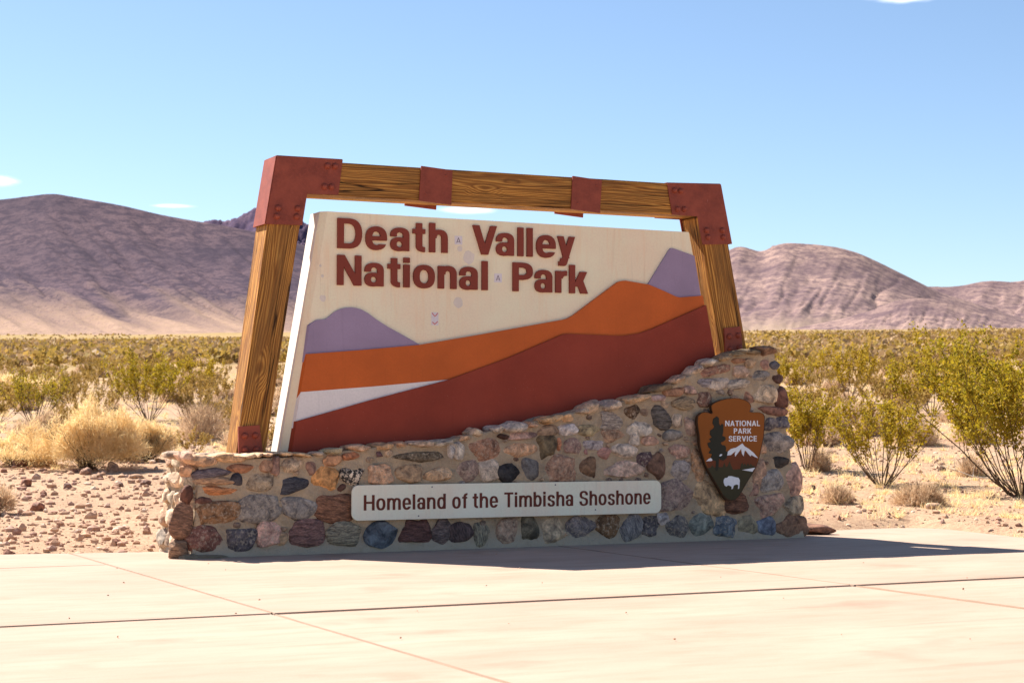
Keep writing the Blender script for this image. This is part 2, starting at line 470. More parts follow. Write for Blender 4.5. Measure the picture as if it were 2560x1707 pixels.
def leaf_mat(name, a, b, dead=None, trans=0.35):
    m = Mat(name, 0.7, 0.2)
    oi = m.n('ShaderNodeObjectInfo'); v = m.coord()
    n = m.noise(v, 5.5, 3, 0.6)
    g = m.n('ShaderNodeNewGeometry')
    c = m.mix(m.ramp(n, [(0.35, 0.0), (0.65, 1.0)]), lin(a), lin(b))
    c = m.mix(m.ramp(g.outputs['Random Per Island'], [(0.0, 0.0), (1.0, 0.55)]), c, lin(dead or b))
    c = m.mix(m.ramp(oi.outputs['Random'], [(0.0, 0.0), (1.0, 0.35)]), c, lin(dead or a))
    m.base(c)
    tr = m.n('ShaderNodeBsdfTranslucent'); m.l(c, tr.inputs['Color'])
    ms = m.n('ShaderNodeMixShader'); ms.inputs[0].default_value = trans
    out = [x for x in m.t.nodes if x.type == 'OUTPUT_MATERIAL'][0]
    m.l(m.b.outputs[0], ms.inputs[1]); m.l(tr.outputs[0], ms.inputs[2]); m.l(ms.outputs[0], out.inputs['Surface'])
    return m.m

def pebble_mat():
    m = Mat('pebble', 0.9, 0.15)
    g = m.n('ShaderNodeNewGeometry'); v = m.coord()
    c = m.ramp(g.outputs['Random Per Island'], [(0.0, lin((132, 94, 78))), (0.15, lin((176, 138, 112))), (0.6, lin((194, 160, 132))), (0.85, lin((160, 124, 108))), (1.0, lin((222, 198, 172)))])
    m.base(c); m.normal(m.bump(m.noise(v, 40, 4, 0.6), 0.5, 0.01)); return m.m

M = {}
M['cream'] = painted('cream_paint', (250, 226, 194), 0.03, 0.7, streak=(238, 200, 158), fleck=None)
M['white'] = painted('white_paint', (238, 230, 220), 0.04, 0.6)
M['dune_white'] = painted('dune_white_paint', (232, 222, 216), 0.04, 0.65)
M['purple'] = painted('mauve_paint', (156, 136, 160), 0.06, 0.65)
M['orange'] = painted('orange_paint', (200, 96, 36), 0.07, 0.6, fleck=(200, 120, 80))
M['red'] = painted('red_paint', (146, 56, 36), 0.09, 0.6, fleck=(196, 130, 118))
M['letter'] = painted('letter_paint', (134, 58, 42), 0.06, 0.6)
M['print'] = painted('dark_red_print', (104, 46, 32), 0.05, 0.6)
M['plaque'] = painted('plaque_paint', (252, 234, 208), 0.03, 0.55, streak=(242, 216, 186))
M['wood_h'] = wood('weathered_timber_level', (0, 0, 0))
M['wood_l'] = wood('weathered_timber_left', (0, math.radians(80), 0))
M['wood_r'] = wood('weathered_timber_right', (0, math.radians(100), 0))
M['steel'] = steel('red_oxide_steel')
M['mortar'] = mortar_mat()
for st in ('plain', 'speckle', 'streak', 'pied'): M['stone_' + st] = stone_mat('stone_' + st, st)
M['concrete'] = concrete_mat()
M['sealant'] = painted('joint_sealant', (148, 122, 102), 0.10, 0.9)
M['soil'] = soil_mat()
M['joint'] = painted('joint_dirt', (66, 50, 38), 0.1, 0.95)
M['pebble'] = pebble_mat()

# ================================================================ THE SETTING
# ---------------------------------------------------------------- ground
def ground_z(x, y):
    b = (x - CAM[0]) * Fh[0] + (y - CAM[1]) * Fh[1]
    a = (x - CAM[0]) * Rv[0] + (y - CAM[1]) * Rv[1]
    t = np.maximum(b - 22.0, 0.0)
    ramp = np.where(t < 6, t * t / 12.0, t - 3.0)
    slope = 0.0505 + 0.0022 * np.clip(a / np.maximum(b, 30.0) / 0.28, -1.2, 1.2)
    z = ramp * slope
    amp = np.clip((b - 21.0) / 30.0, 0.12, 1.0)
    z = z + amp * (0.10 * fbm(x / 3.1, y / 3.1, 3, 5) + 0.30 * np.clip(b / 120, 0, 1) * fbm(x / 17.0, y / 17.0, 3, 6))
    z = z + np.clip((b - 200) / 800, 0, 1) * 4.0 * fbm(x / 240.0, y / 240.0, 3, 9)
    pad = (x > -12.5) & (x < 12.0) & (y < 2.1)
    inner = np.minimum(np.minimum((12.0 - x) / 0.8, (2.1 - y) / 0.8), 1.0)
    w = np.where(pad, np.clip(inner, 0, 1), 0.0)
    return (z - 0.03) * (1 - w) + w * (-0.16)
rr = np.concatenate([[0.5], np.linspace(2, 16, 12), np.linspace(17, 46, 118), np.geomspace(46.6, 9000, 210)])
th0 = math.atan2(Fh[1], Fh[0])
fine = np.radians(np.linspace(-21, 21, 300)); rest = np.radians(np.linspace(21, 339, 90))[1:-1]
tt = th0 + np.concatenate([fine, rest])
RR, TT = np.meshgrid(rr, tt, indexing='ij')
GX = CAM[0] + RR * np.cos(TT); GY = CAM[1] + RR * np.sin(TT); GZ = ground_z(GX, GY)
nr, nt = RR.shape
idx = np.arange(nr * nt).reshape(nr, nt)
nxt = np.roll(idx, -1, axis=1)
quads = np.stack([idx[:-1], idx[1:], nxt[1:], nxt[:-1]], -1).reshape(-1, 4)
me = mesh_np('desert_ground', np.stack([GX, GY, GZ], -1).reshape(-1, 3), quads, True)
tag(link('desert_ground', me, M['soil']), kind='structure')

# ---------------------------------------------------------------- concrete pad: slabs with open joints
pad = link('concrete_pad', box_mesh('concrete_pad', -11.96, 11.05, -33.96, 0.9, -0.20, -0.09), M['joint'])
tag(pad, kind='structure')
G = 0.012
def slab(poly, dz=0.0):
    bm = bmesh.new()
    a = [bm.verts.new((x, y, 0.0)) for x, y in poly]; b = [bm.verts.new((x, y, -0.15)) for x, y in poly]
    n = len(poly); bm.faces.new(a); bm.faces.new(b[::-1])
    for i in range(n): bm.faces.new((a[i], b[i], b[(i + 1) % n], a[(i + 1) % n]))
    bmesh.ops.recalc_face_normals(bm, faces=bm.faces)
    top = [e for e in bm.edges if all(abs(v.co.z) < 1e-6 for v in e.verts)]
    bmesh.ops.bevel(bm, geom=top, offset=0.008, segments=2, affect='EDGES')
    link('slab', from_bm('slab', bm), M['concrete'], pad).location = (0, 0, dz)
def rect(x0, x1, y0, y1): return [(x0 + G, y0 + G), (x1 - G, y0 + G), (x1 - G, y1 - G), (x0 + G, y1 - G)]   # G: half a joint
X1, X2, YA = -1.04, 4.75, -6.1
slab([(-12, -0.5 + G), (X1 - G, -0.5 + G), (X1 - G, 1.42), (-2.0, 1.58), (-3.2, 1.72), (-12, 2.0)])
slab(rect(-12, X1, YA, -0.5))
slab([(X1 + G, YA + G), (X2 - G, YA + G), (X2 - G, 1.3), (1.0, 1.28), (0.1, 1.16), (X1 + G, 1.40)])
slab([(X2 + G, YA + G), (10.4, YA + G), (10.9, -3.2), (11.1, -1.4), (11.46, 0.6), (11.38, 0.98), (11.0, 1.24), (10.4, 1.22), (9.9, 1.12), (9.0, 1.16), (X2 + G, 1.3)])
slab(rect(-12, X1, -12.2, YA), -0.007); slab(rect(X1, X2, -12.2, YA), -0.011); slab(rect(X2, 10.4, -12.2, YA), -0.011)
slab(rect(-12, X1, -34, -12.2)); slab(rect(X1, X2, -34, -12.2)); slab(rect(X2, 10.4, -34, -12.2))
def bead(x, y0, y1, w=0.017, seed=1, h=0.007):
    rng = np.random.default_rng(seed); n = int((y1 - y0) / 0.05)
    ys = np.linspace(y0, y1, n); wob = np.cumsum(rng.normal(0, 0.0012, n)); wob -= np.linspace(0, wob[-1], n)
    ww = w * (0.45 + 0.75 * vnoise(ys * 3, ys * 0, seed)); hh = h * (0.2 + 1.0 * vnoise(ys * 5, ys * 0 + 3, seed))
    V = np.stack([np.stack([x + wob - ww, ys, np.full(n, -0.012)], -1), np.stack([x + wob, ys, hh], -1), np.stack([x + wob + ww, ys, np.full(n, -0.012)], -1)], 1).reshape(-1, 3)
    i = np.arange(n - 1) * 3
    F = np.concatenate([np.stack([i, i + 1, i + 4, i + 3], -1), np.stack([i + 1, i + 2, i + 5, i + 4], -1)])
    link('joint_sealant', mesh_np('joint_sealant', V, F, True), M['sealant'], pad)
bead(X1 + 0.004, -12.1, -6.16, 0.02, 3, 0.0); bead(X1 + 0.004, -6.05, 1.36, 0.018, 4, 0.002)
bead(X2, -12.1, -6.15, 0.013, 5, 0.004); bead(X2, -6.04, 0.0, 0.013, 6, 0.004)

# ---------------------------------------------------------------- mountains
def mountain(name, crest, base_y, b0, b1, seed, mat, gully=0.10, rough=1.0, prof=1.25, fan_t=0.42, nx=330, nt_=130, skew=0.5, fan_n=0.35, cutk=1.0):
    """crest: (px x, px y) polyline; b0 depth of the foot, b1 depth of the crest line. Real heightfield on real ground."""
    cx = np.array([c[0] for c in crest], float); cy = np.array([c[1] for c in crest], float)
    px = np.linspace(cx[0], cx[-1], nx); py = np.interp(px, cx, cy)
    k = np.ones(7) / 7; py = np.convolve(np.pad(py, 3, mode='edge'), k, 'valid')
    t = np.concatenate([np.linspace(0, 1, nt_), 1 + np.linspace(0.02, 0.9, 30)])
    PX, T = np.meshgrid(px, t, indexing='ij')
    B = b0 + (b1 - b0) * T
    tanx = (PX - W / 2) / FPX
    X = CAM[0] + B * (Fh[0] + tanx * Rv[0]); Y = CAM[1] + B * (Fh[1] + tanx * Rv[1])
    zb = EYE + b0 * (1055.0 - base_y) / FPX - 6.0
    zc = (EYE + b1 * (1055.0 - py) / FPX)[:, None]
    tf = np.clip(T, 0, 1)
    pr = tf ** prof * (1 - 0.12 * np.sin(tf * np.pi))
    Z = zb + (zc - zb) * pr
    hgt = (zc - zb)
    wid = (b1 - b0)
    lat = tanx * b1
    env = np.clip(np.sin(np.pi * tf ** 0.8), 0, 1) ** 0.8
    u = (lat + skew * wid * (1 - tf) * 0.6) / (hgt.max() * 0.55)
    gl = ridged(u * 1.5 + 0.25 * fbm(u * 2, tf * 4, 3, seed + 3), tf * 1.3 + seed, 5, seed, 0.55)
    Z = Z + env * hgt * gully * gl
    for fq, dp, sd in ((2.1, 0.055, 61), (4.6, 0.035, 63), (9.5, 0.018, 67)):
        dp = dp * cutk
        wx = u * fq + 0.5 * fbm(u * fq * 0.7, tf * 3.0, 3, seed + sd) + 0.15 * fbm(u * fq * 3, tf * 9, 2, seed + sd + 1)
        nn = vnoise(wx, tf * fq * 0.32 + sd, seed + sd) * 2 - 1
        cut = np.clip(1 - np.abs(nn) * 3.2, 0, 1) ** 1.4
        Z = Z - np.clip(env * 1.1, 0, 1) * hgt * dp * cut * np.clip((tf - 0.12) * 4, 0, 1)
    Z = Z + env * hgt * 0.05 * rough * fbm(u * 8, tf * 4.5, 4, seed + 7)
    Z = Z + hgt * 0.006 * rough * ridged(u * 26 + 3, tf * 13, 3, seed + 9) * np.where(tf > 0.25, 1, tf * 4)
    back = T > 1
    Z = np.where(back, zc - (T - 1) * hgt * 0.9 + 0.05 * hgt * fbm(u * 5, T * 6, 3, seed), Z)
    n0, n1 = PX.shape
    ii = np.arange(n0 * n1).reshape(n0, n1)
    q = np.stack([ii[:-1, :-1], ii[1:, :-1], ii[1:, 1:], ii[:-1, 1:]], -1).reshape(-1, 4)
    me = mesh_np(name, np.stack([X, Y, Z], -1).reshape(-1, 3), q, True)
    fan = np.clip(1.0 - tf / fan_t + fan_n * fbm(u * 3.2, tf * 2.2, 4, seed + 21), 0, 1) * 0.9
    at = me.attributes.new('fan', 'FLOAT', 'POINT'); at.data.foreach_set('value', fan.astype(np.float32).ravel())
    tag(link(name, me, mat), kind='structure')
rk1 = rock_mat('dark_mountain_rock', (76, 64, 74), (106, 86, 90), (54, 46, 60), (172, 142, 122))  # slight purple of hazy air is put into these rock colours
rk2 = rock_mat('pale_mountain_rock', (112, 92, 92), (170, 142, 128), (84, 68, 76), (166, 142, 124))
rk3 = rock_mat('far_crag_rock', (84, 68, 86), (106, 86, 100), (60, 50, 74), (100, 84, 94))
mountain('mountain', [(-1700, 800), (-1300, 720), (-900, 640), (-500, 560), (-200, 520), (0, 497), (60, 490), (125, 481), (180, 491), (300, 512), (400, 536), (500, 554), (560, 563), (640, 580), (760, 612), (900, 660), (1100, 728), (1300, 785), (1500, 826)],
         838, 2600, 4300, 11, rk1, 0.035, 0.14, 1.45, 0.66, nx=460, skew=-0.55, cutk=0.6)
mountain('mountain', [(440, 585), (505, 553), (530, 548), (560, 552), (592, 543), (612, 530), (628, 522), (660, 512), (700, 506), (735, 535), (760, 556), (790, 572), (850, 560), (960, 600), (1100, 640)],
         760, 5600, 6400, 23, rk3, 0.16, 2.2, 1.0, 0.05, nx=200, nt_=60)
mountain('mountain', [(1100, 800), (1300, 770), (1500, 722), (1640, 690), (1760, 655), (1815, 628), (1851, 613), (1880, 622), (1905, 630), (1945, 610), (1975, 606), (2050, 611), (2100, 618), (2150, 632), (2200, 655), (2250, 680), (2300, 705), (2345, 728), (2420, 752), (2520, 785), (2640, 815), (2760, 826)],
         827, 2900, 4200, 37, rk2, 0.04, 0.15, 1.2, 0.34, nx=360, skew=0.12, fan_n=0.3, cutk=0.34)
mountain('mountain', [(2100, 760), (2220, 728), (2330, 715), (2370, 718), (2420, 712), (2455, 703), (2490, 701), (2540, 706), (2575, 697), (2650, 684), (2760, 690), (2900, 676), (3200, 700), (3600, 720), (4000, 690), (4500, 760), (5000, 812)],
         815, 4600, 5600, 53, rk2, 0.06, 0.5, 1.1, 0.2, nx=420, nt_=80, skew=0.1, cutk=0.6)
mountain('hill', [(1980, 822), (2090, 800), (2180, 776), (2240, 752), (2300, 744), (2360, 752), (2450, 776), (2560, 800), (2680, 812), (2800, 824)],
         828, 2500, 2880, 71, rk2, 0.06, 0.5, 1.2, 0.55, nx=200, nt_=70, skew=0.1, cutk=0.6)

# ================================================================ STONE WALL
YF = 0.0                                             # front face of the mortar
top_px = [(470, 1152), (620, 1146), (760, 1142), (860, 1128), (1000, 1110), (1100, 1103), (1200, 1082), (1300, 1062), (1400, 1038),
          (1500, 1015), (1600, 994), (1680, 962), (1740, 930), (1800, 898), (1860, 880), (1950, 879)]
top_w = [tuple(onY(x, y, 0.03)[[0, 2]]) for x, y in top_px]
TX = np.array([p[0] for p in top_w]); TZ = np.array([p[1] for p in top_w])
def wall_top(x): return np.interp(x, TX, TZ)
XR_T, XR_B = onY(1940, 880, 0.0)[0], onY(2008, 1343, 0.0)[0]
def xl(z): return 0.14 - 0.10 * (1 - z / 1.15)
def xr(z): return XR_B + (XR_T - XR_B) * np.clip(z / 2.5, 0, 1)
THK = 1.38
def wall_core():
    nx, nz, ny = 230, 44, 36
    s = np.linspace(0, 1, nx); t = np.linspace(0, 1, nz)
    S, T_ = np.meshgrid(s, t, indexing='ij')
    x_guess = 0.1 + (XR_B - 0.1) * S
    Z = T_ * wall_top(x_guess)
    X = xl(Z) * (1 - S) + xr(Z) * S
    Z = np.where(T_ > 0, T_ * wall_top(X), -0.02)
    Yf = 0.055 * Z / 2.5 - 0.030 * fbm(X * 6, Z * 6, 4, 3) - 0.014 * fbm(X * 2.2, Z * 2.2, 2, 8) + 0.03 * np.clip((0.10 - Z) / 0.1, 0, 1) * -1.0
    Vf = np.stack([X, Yf, Z], -1)
    # ends and top follow the front's outline
    u = np.linspace(0, 1, ny)
    def strip(edge, seed, ax):
        E = np.repeat(edge[:, None, :], ny, 1).copy()
        E[:, :, 1] = edge[:, None, 1] + u[None, :] * (THK - edge[:, None, 1])
        w = np.sin(np.pi * np.clip(u, 0, 1)) ** 0.5
        d = 0.03 * fbm(E[:, :, 1] * 6, E[:, :, 2 if ax == 0 else 0] * 6, 4, seed) * w[None, :]
        E[:, :, ax] += d
        return E
    L = strip(Vf[0], 31, 0); Rr = strip(Vf[-1], 33, 0); Tp = strip(Vf[:, -1], 35, 2)
    Vs, Fs, off = [], [], 0
    for g in (Vf, L, Rr, Tp):
        a, b = g.shape[:2]; ii = np.arange(a * b).reshape(a, b) + off
        Vs.append(g.reshape(-1, 3)); off += a * b
        Fs.append(np.stack([ii[:-1, :-1], ii[1:, :-1], ii[1:, 1:], ii[:-1, 1:]], -1).reshape(-1, 4))
    Bk = Vf.copy(); Bk[:, :, 1] = THK; a, b = Bk.shape[:2]; ii = np.arange(a * b).reshape(a, b) + off
    Vs.append(Bk.reshape(-1, 3)); Fs.append(np.stack([ii[:-1, :-1], ii[:-1, 1:], ii[1:, 1:], ii[1:, :-1]], -1).reshape(-1, 4))
    me = mesh_np('mortar_core', np.concatenate(Vs), np.concatenate(Fs), True)
    bm = bmesh.new(); bm.from_mesh(me); bmesh.ops.remove_doubles(bm, verts=bm.verts, dist=0.0005)
    bmesh.ops.recalc_face_normals(bm, faces=bm.faces); bm.to_mesh(me); bm.free()
    return me
wall = empty('stone_wall', (0, 0, 0))
tag(wall, 'low mortared fieldstone wall rising to the right under the sign', 'wall')
link('mortar_core', wall_core(), M['mortar'], wall)

def rock_mesh(rng, sub=3, blocky=2.8, jag=0.16, name='stone'):
    bm = bmesh.new(); bmesh.ops.create_icosphere(bm, subdivisions=sub, radius=1.0)
    co = np.array([v.co[:] for v in bm.verts])
    p = blocky
    r = (np.abs(co) ** p).sum(1) ** (1.0 / p); co = co / r[:, None]
    for _ in range(11):                                  # chipped facets
        d = rng.normal(size=3); d[1] *= 0.6; d /= np.linalg.norm(d)
        lim = rng.uniform(0.74, 1.0)
        s = co @ d; over = np.maximum(s - lim, 0); co = co - over[:, None] * d
    f = rng.uniform(1.2, 2.2); o = rng.uniform(0, 50, 2)
    n = fbm(co[:, 0] * f + o[0] + co[:, 1], co[:, 2] * f + o[1] - co[:, 1], 3, int(rng.integers(1000)))
    co = co * (1 + jag * n)[:, None] * 1.07
    for v, c in zip(bm.verts, co): v.co = c
    me = bpy.data.meshes.new(name); bm.to_mesh(me); bm.free()
    me.polygons.foreach_set('use_smooth', np.ones(len(me.polygons), dtype=bool))
    me.set_sharp_from_angle(angle=0.62)
    return me
def bake(me, mat4):
    me.transform(mat4); me.update()

KST = 1.5                                               # photo shade tone -> stone's own tone
STONES = [  # centre x, y, width, height in the photo, colour, style, tilt
 (504,1151,64,24,(205,160,120),'p',4),(570,1146,66,15,(205,160,110),'p',2),(468,1176,27,24,(172,128,92),'p',0),(535,1182,84,24,(98,90,104),'k',-2),
 (590,1199,28,32,(62,62,76),'p',10),(543,1202,84,16,(160,125,95),'k',0),(549,1225,76,20,(190,118,52),'k',3),(651,1204,56,40,(136,120,100),'s',0),
 (511,1251,36,17,(104,68,62),'p',5),(470,1239,22,40,(92,55,44),'p',0),(549,1281,92,52,(128,92,58),'s',-8),(645,1270,100,60,(118,114,116),'s',2),
 (457,1302,44,68,(126,90,70),'k',8),(513,1349,80,55,(112,70,64),'s',0),(604,1349,76,54,(78,75,88),'s',0),(674,1333,48,57,(204,156,146),'s',5),
 (447,1374,36,44,(128,98,76),'k',8),(604,1170,52,20,(150,98,64),'p',-4),
 (668,1166,30,32,(152,114,88),'p',0),(690,1166,20,36,(142,108,98),'p',0),(731,1162,44,30,(168,146,122),'s',-3),(780,1168,24,32,(142,108,98),'p',0),
 (833,1150,37,21,(190,136,92),'p',-4),(880,1141,33,16,(168,104,64),'p',-8),(817,1196,62,50,(216,150,62),'p',-12),(883,1186,52,44,(232,214,196),'d',-4),
 (731,1213,66,37,(66,70,86),'k',-3),(856,1219,18,18,(86,58,52),'p',0),(838,1266,80,64,(132,88,64),'k',8),(750,1270,80,46,(122,120,124),'s',4),
 (774,1331,80,58,(128,92,92),'k',-4),(707,1345,24,30,(182,152,120),'p',0),(866,1331,72,53,(132,128,114),'k',0),(950,1337,74,57,(78,92,112),'p',0),
 (950,1184,60,44,(188,144,110),'s',0),(1052,1141,106,24,(92,82,68),'s',-1),(1130,1127,18,37,(194,190,194),'p',0),(1150,1127,24,40,(208,200,194),'p',4),
 (1216,1122,75,47,(148,104,80),'s',-10),(1169,1177,49,44,(138,114,108),'s',0),(1027,1187,53,39,(152,124,94),'p',0),(1094,1188,57,29,(200,162,122),'s',-2),
 (1223,1177,44,49,(168,154,144),'s',0),(951,1135,14,16,(102,74,82),'p',0),
 (1262,1091,23,10,(82,54,44),'p',8),(1308,1089,57,17,(168,134,128),'p',-3),(1373,1076,42,21,(142,118,98),'p',0),(1422,1073,40,24,(196,192,202),'p',2),
 (1474,1076,45,22,(152,138,104),'p',0),(1529,1053,49,37,(154,144,140),'k',0),(1537,1088,50,28,(148,114,90),'s',-4),(1583,1028,32,29,(88,64,44),'s',0),
 (1303,1126,70,29,(198,150,110),'s',2),(1371,1119,40,49,(102,88,64),'p',0),(1401,1111,12,26,(182,114,74),'p',5),(1436,1118,36,39,(138,108,104),'s',-10),
 (1487,1111,39,25,(152,144,154),'p',0),(1467,1128,13,17,(172,118,114),'p',0),(1515,1131,30,27,(162,114,108),'p',0),(1565,1129,50,31,(236,218,208),'p',2),
 (1588,1101,22,27,(232,218,208),'p',0),(1600,1071,47,30,(238,230,224),'p',0),(1275,1179,47,40,(48,48,54),'p',0),(1331,1174,38,47,(98,98,104),'p',-6),
 (1406,1174,74,59,(152,114,94),'s',0),(1474,1169,44,47,(118,88,64),'p',0),(1562,1172,78,31,(188,160,150),'s',-3),
 (1651,994,28,17,(172,148,154),'p',-8),(1689,981,40,18,(152,108,80),'p',-5),(1729,976,30,19,(154,124,118),'s',5),(1714,1007,46,27,(142,124,98),'k',-4),
 (1656,1044,40,51,(92,88,88),'k',-3),(1697,1052,27,26,(208,188,170),'p',0),(1765,999,38,31,(112,78,68),'s',0),(1770,956,41,19,(138,134,148),'k',-6),
 (1777,930,42,17,(142,98,84),'s',-10),(1686,1087,38,22,(128,124,124),'p',0),(1729,1069,27,41,(168,138,124),'p',0),(1629,1100,36,24,(172,134,118),'p',-5),
 (1852,901,27,13,(162,114,80),'p',0),(1798,922,52,19,(132,94,80),'s',-8),(1856,930,35,25,(172,148,134),'p',0),(1882,907,25,19,(152,128,104),'p',0),
 (1919,911,19,22,(152,114,104),'p',0),(1942,913,24,21,(98,98,114),'p',0),(1907,941,37,22,(106,106,112),'s',0),(1951,947,20,19,(92,64,58),'p',0),
 (1802,957,41,26,(168,158,154),'s',-4),(1850,959,48,21,(158,152,148),'k',-4),(1917,989,47,39,(208,184,154),'s',0),(1959,993,30,43,(108,68,58),'p',-10),
 (1934,1026,57,19,(122,84,74),'p',3),(1930,1060,28,24,(102,98,108),'s',0),(1960,1057,34,25,(82,82,100),'s',0),(1951,1104,60,45,(122,118,122),'s',0),
 (1875,993,22,26,(152,108,88),'p',0),(1698,1129,44,29,(162,124,114),'s',4),(1616,1153,40,36,(88,68,78),'s',-10),(1645,1166,38,52,(108,78,64),'p',-8),
 (1704,1176,48,42,(138,132,138),'s',0),(1751,1162,28,68,(168,124,84),'s',0),(1694,1243,68,68,(132,112,112),'s',0),(1776,1247,67,70,(174,144,104),'p',6),
 (1841,1256,56,48,(118,78,58),'k',0),(1902,1182,24,64,(168,134,114),'p',8),(1935,1206,50,50,(132,132,138),'s',0),(1951,1155,38,23,(56,54,56),'p',-6),
 (1986,1202,38,68,(190,146,130),'p',6),(1884,1221,22,36,(142,108,98),'p',0),(1922,1260,62,46,(152,118,108),'s',-18),(1986,1266,41,44,(142,128,108),'s',0),
 (1978,1315,68,48,(128,94,74),'p',0),(1918,1315,38,36,(98,112,142),'p',0),(1873,1313,44,44,(132,124,104),'p',0),(1818,1315,50,44,(88,102,122),'s',5),
 (1757,1313,48,48,(112,122,122),'p',0),(1698,1319,52,48,(98,94,98),'s',0),(1661,1296,26,28,(162,158,168),'p',0),(1627,1317,42,44,(82,78,88),'s',0),
 (1038,1330,66,53,(98,64,64),'k',0),(1108,1327,45,58,(102,88,92),'k',6),(1151,1330,33,53,(88,72,78),'k',80),(1203,1337,57,42,(132,128,114),'k',85),
 (1272,1326,45,56,(152,124,108),'s',0),(1326,1321,36,53,(98,92,78),'p',0),(1385,1323,50,56,(168,148,124),'p',0),(1454,1315,62,50,(108,102,112),'s',0),
 (1520,1318,50,53,(108,78,48),'s',0),(1577,1318,44,56,(122,122,132),'k',80),
 # behind and around the plaque
 (905,1262,40,52,(118,92,82),'p',0),(1000,1240,70,40,(140,116,98),'p',0),(1300,1230,70,46,(132,110,92),'s',0),(1480,1226,70,42,(144,122,108),'p',0),
]
CAPS = [ # slabs along the wall's top edge
 (470,1140,42,22,(200,160,140),0),(504,1148,62,20,(212,172,130),4),(570,1141,68,15,(214,172,122),0),(622,1140,34,12,(206,176,140),-4),(650,1138,26,11,(190,154,112),0),(676,1137,31,11,(176,136,100),0),(717,1135,37,11,(226,188,138),2),(760,1137,43,11,(230,190,138),3),
 (799,1135,31,11,(172,152,132),-3),(842,1127,50,16,(142,132,102),-5),(903,1120,58,18,(182,144,114),-5),(963,1115,40,15,(216,168,114),-3),(1008,1111,34,12,(202,154,114),-5),
 (1057,1109,60,14,(196,168,144),1),(1111,1107,44,14,(216,202,184),-6),(1163,1096,30,13,(192,152,114),-14),(1198,1082,27,21,(216,192,162),20),(1250,1073,24,19,(192,182,172),-8),
 (1293,1067,56,25,(178,164,154),-4),(1336,1061,32,14,(192,144,108),6),(1381,1049,60,20,(216,168,104),-7),(1426,1044,38,17,(216,168,114),-10),(1460,1028,30,12,(170,150,130),-14),(1489,1018,48,22,(222,188,154),-24),
 (1542,1010,50,20,(228,204,184),-14),(1601,996,64,15,(202,162,114),-12),(1656,972,58,20,(112,94,70),-18),(1701,948,34,13,(226,188,154),-22),(1746,926,32,13,(236,208,184),-30),
 (1779,906,32,15,(226,208,188),-18),(1822,892,36,13,(150,124,90),-18),(1850,884,44,15,(122,102,70),-8),(1882,880,48,14,(118,102,78),-2),(1922,877,44,22,(118,88,68),2),
]
STYLE = {'p': 'stone_plain', 's': 'stone_speckle', 'k': 'stone_streak', 'd': 'stone_pied'}
rng = np.random.default_rng(4)
placed = []
def put_stone(c, half, colour, style, tilt, rotz=0.0, jag=0.16, blocky=None):
    big = max(half) > 0.10
    me = rock_mesh(rng, 3 if big else 2, blocky or rng.uniform(2.3, 3.6), jag)
    m4 = Matrix.Translation(Vector(c)) @ Matrix.Rotation(rotz, 4, 'Z') @ Matrix.Rotation(math.radians(tilt), 4, 'Y') @ Matrix.Diagonal((half[0], half[1], half[2], 1))
    o = link('stone', me, M[STYLE[style]], wall)
    me.transform(Matrix.Diagonal((half[0], half[1], half[2], 1)))
    o.matrix_basis = Matrix.Translation(Vector(c)) @ Matrix.Rotation(rotz, 4, 'Z') @ Matrix.Rotation(math.radians(tilt), 4, 'Y')
    cc = np.array(lin(colour)); g_ = float(cc @ (0.3, 0.55, 0.15)); cc = (cc * 0.7 + g_ * 0.3) * np.array((1.09, 1.0, 0.84)) * KST
    cc = cc * min(1.0, 0.70 / float(cc.max()))
    o.color = (*[float(v) for v in cc], 1)
    return o
for (px, py, pw, ph, colr, sty, tilt) in STONES:
    p = onY(px, py, -0.01)
    sx = np.linalg.norm(onY(px + pw / 2, py, -0.01) - onY(px - pw / 2, py, -0.01)) / 2
    sz = abs(onY(px, py - ph / 2, -0.01)[2] - onY(px, py + ph / 2, -0.01)[2]) / 2
    yb = 0.055 * p[2] / 2.5
    dep = 0.055 + 0.22 * min(sx, sz)
    proud = rng.uniform(0.026, 0.044) + 0.10 * min(sx, sz)
    put_stone((p[0], yb + dep - proud, p[2]), (sx * 1.30, dep, sz * 1.30), colr, sty, tilt)
    placed.append((p[0], p[2], sx, sz))
for (px, py, pw, ph, colr, tilt) in CAPS:
    p = onY(px, py, -0.03)
    sx = np.linalg.norm(onY(px + pw / 2, py, 0) - onY(px - pw / 2, py, 0)) / 2
    sz = abs(onY(px, py - ph / 2, 0)[2] - onY(px, py + ph / 2, 0)[2]) / 2
    dep = rng.uniform(0.16, 0.24)
    put_stone((p[0], dep - rng.uniform(0.03, 0.06), p[2]), (sx * 1.08, dep, sz * 1.15), colr, rng.choice(['p', 'p', 's']), tilt, rng.uniform(-0.12, 0.12), 0.12, 3.4)
    placed.append((p[0], p[2], sx, sz))
    if px < 1500:                                        # flat top stones further back
        put_stone((p[0] + rng.uniform(-0.05, 0.05), dep + 0.36, p[2] + 0.005), (sx * 1.05, 0.2, sz * 0.9), (150, 132, 116), 'p', tilt, rng.uniform(-0.2, 0.2), 0.12, 3.4)
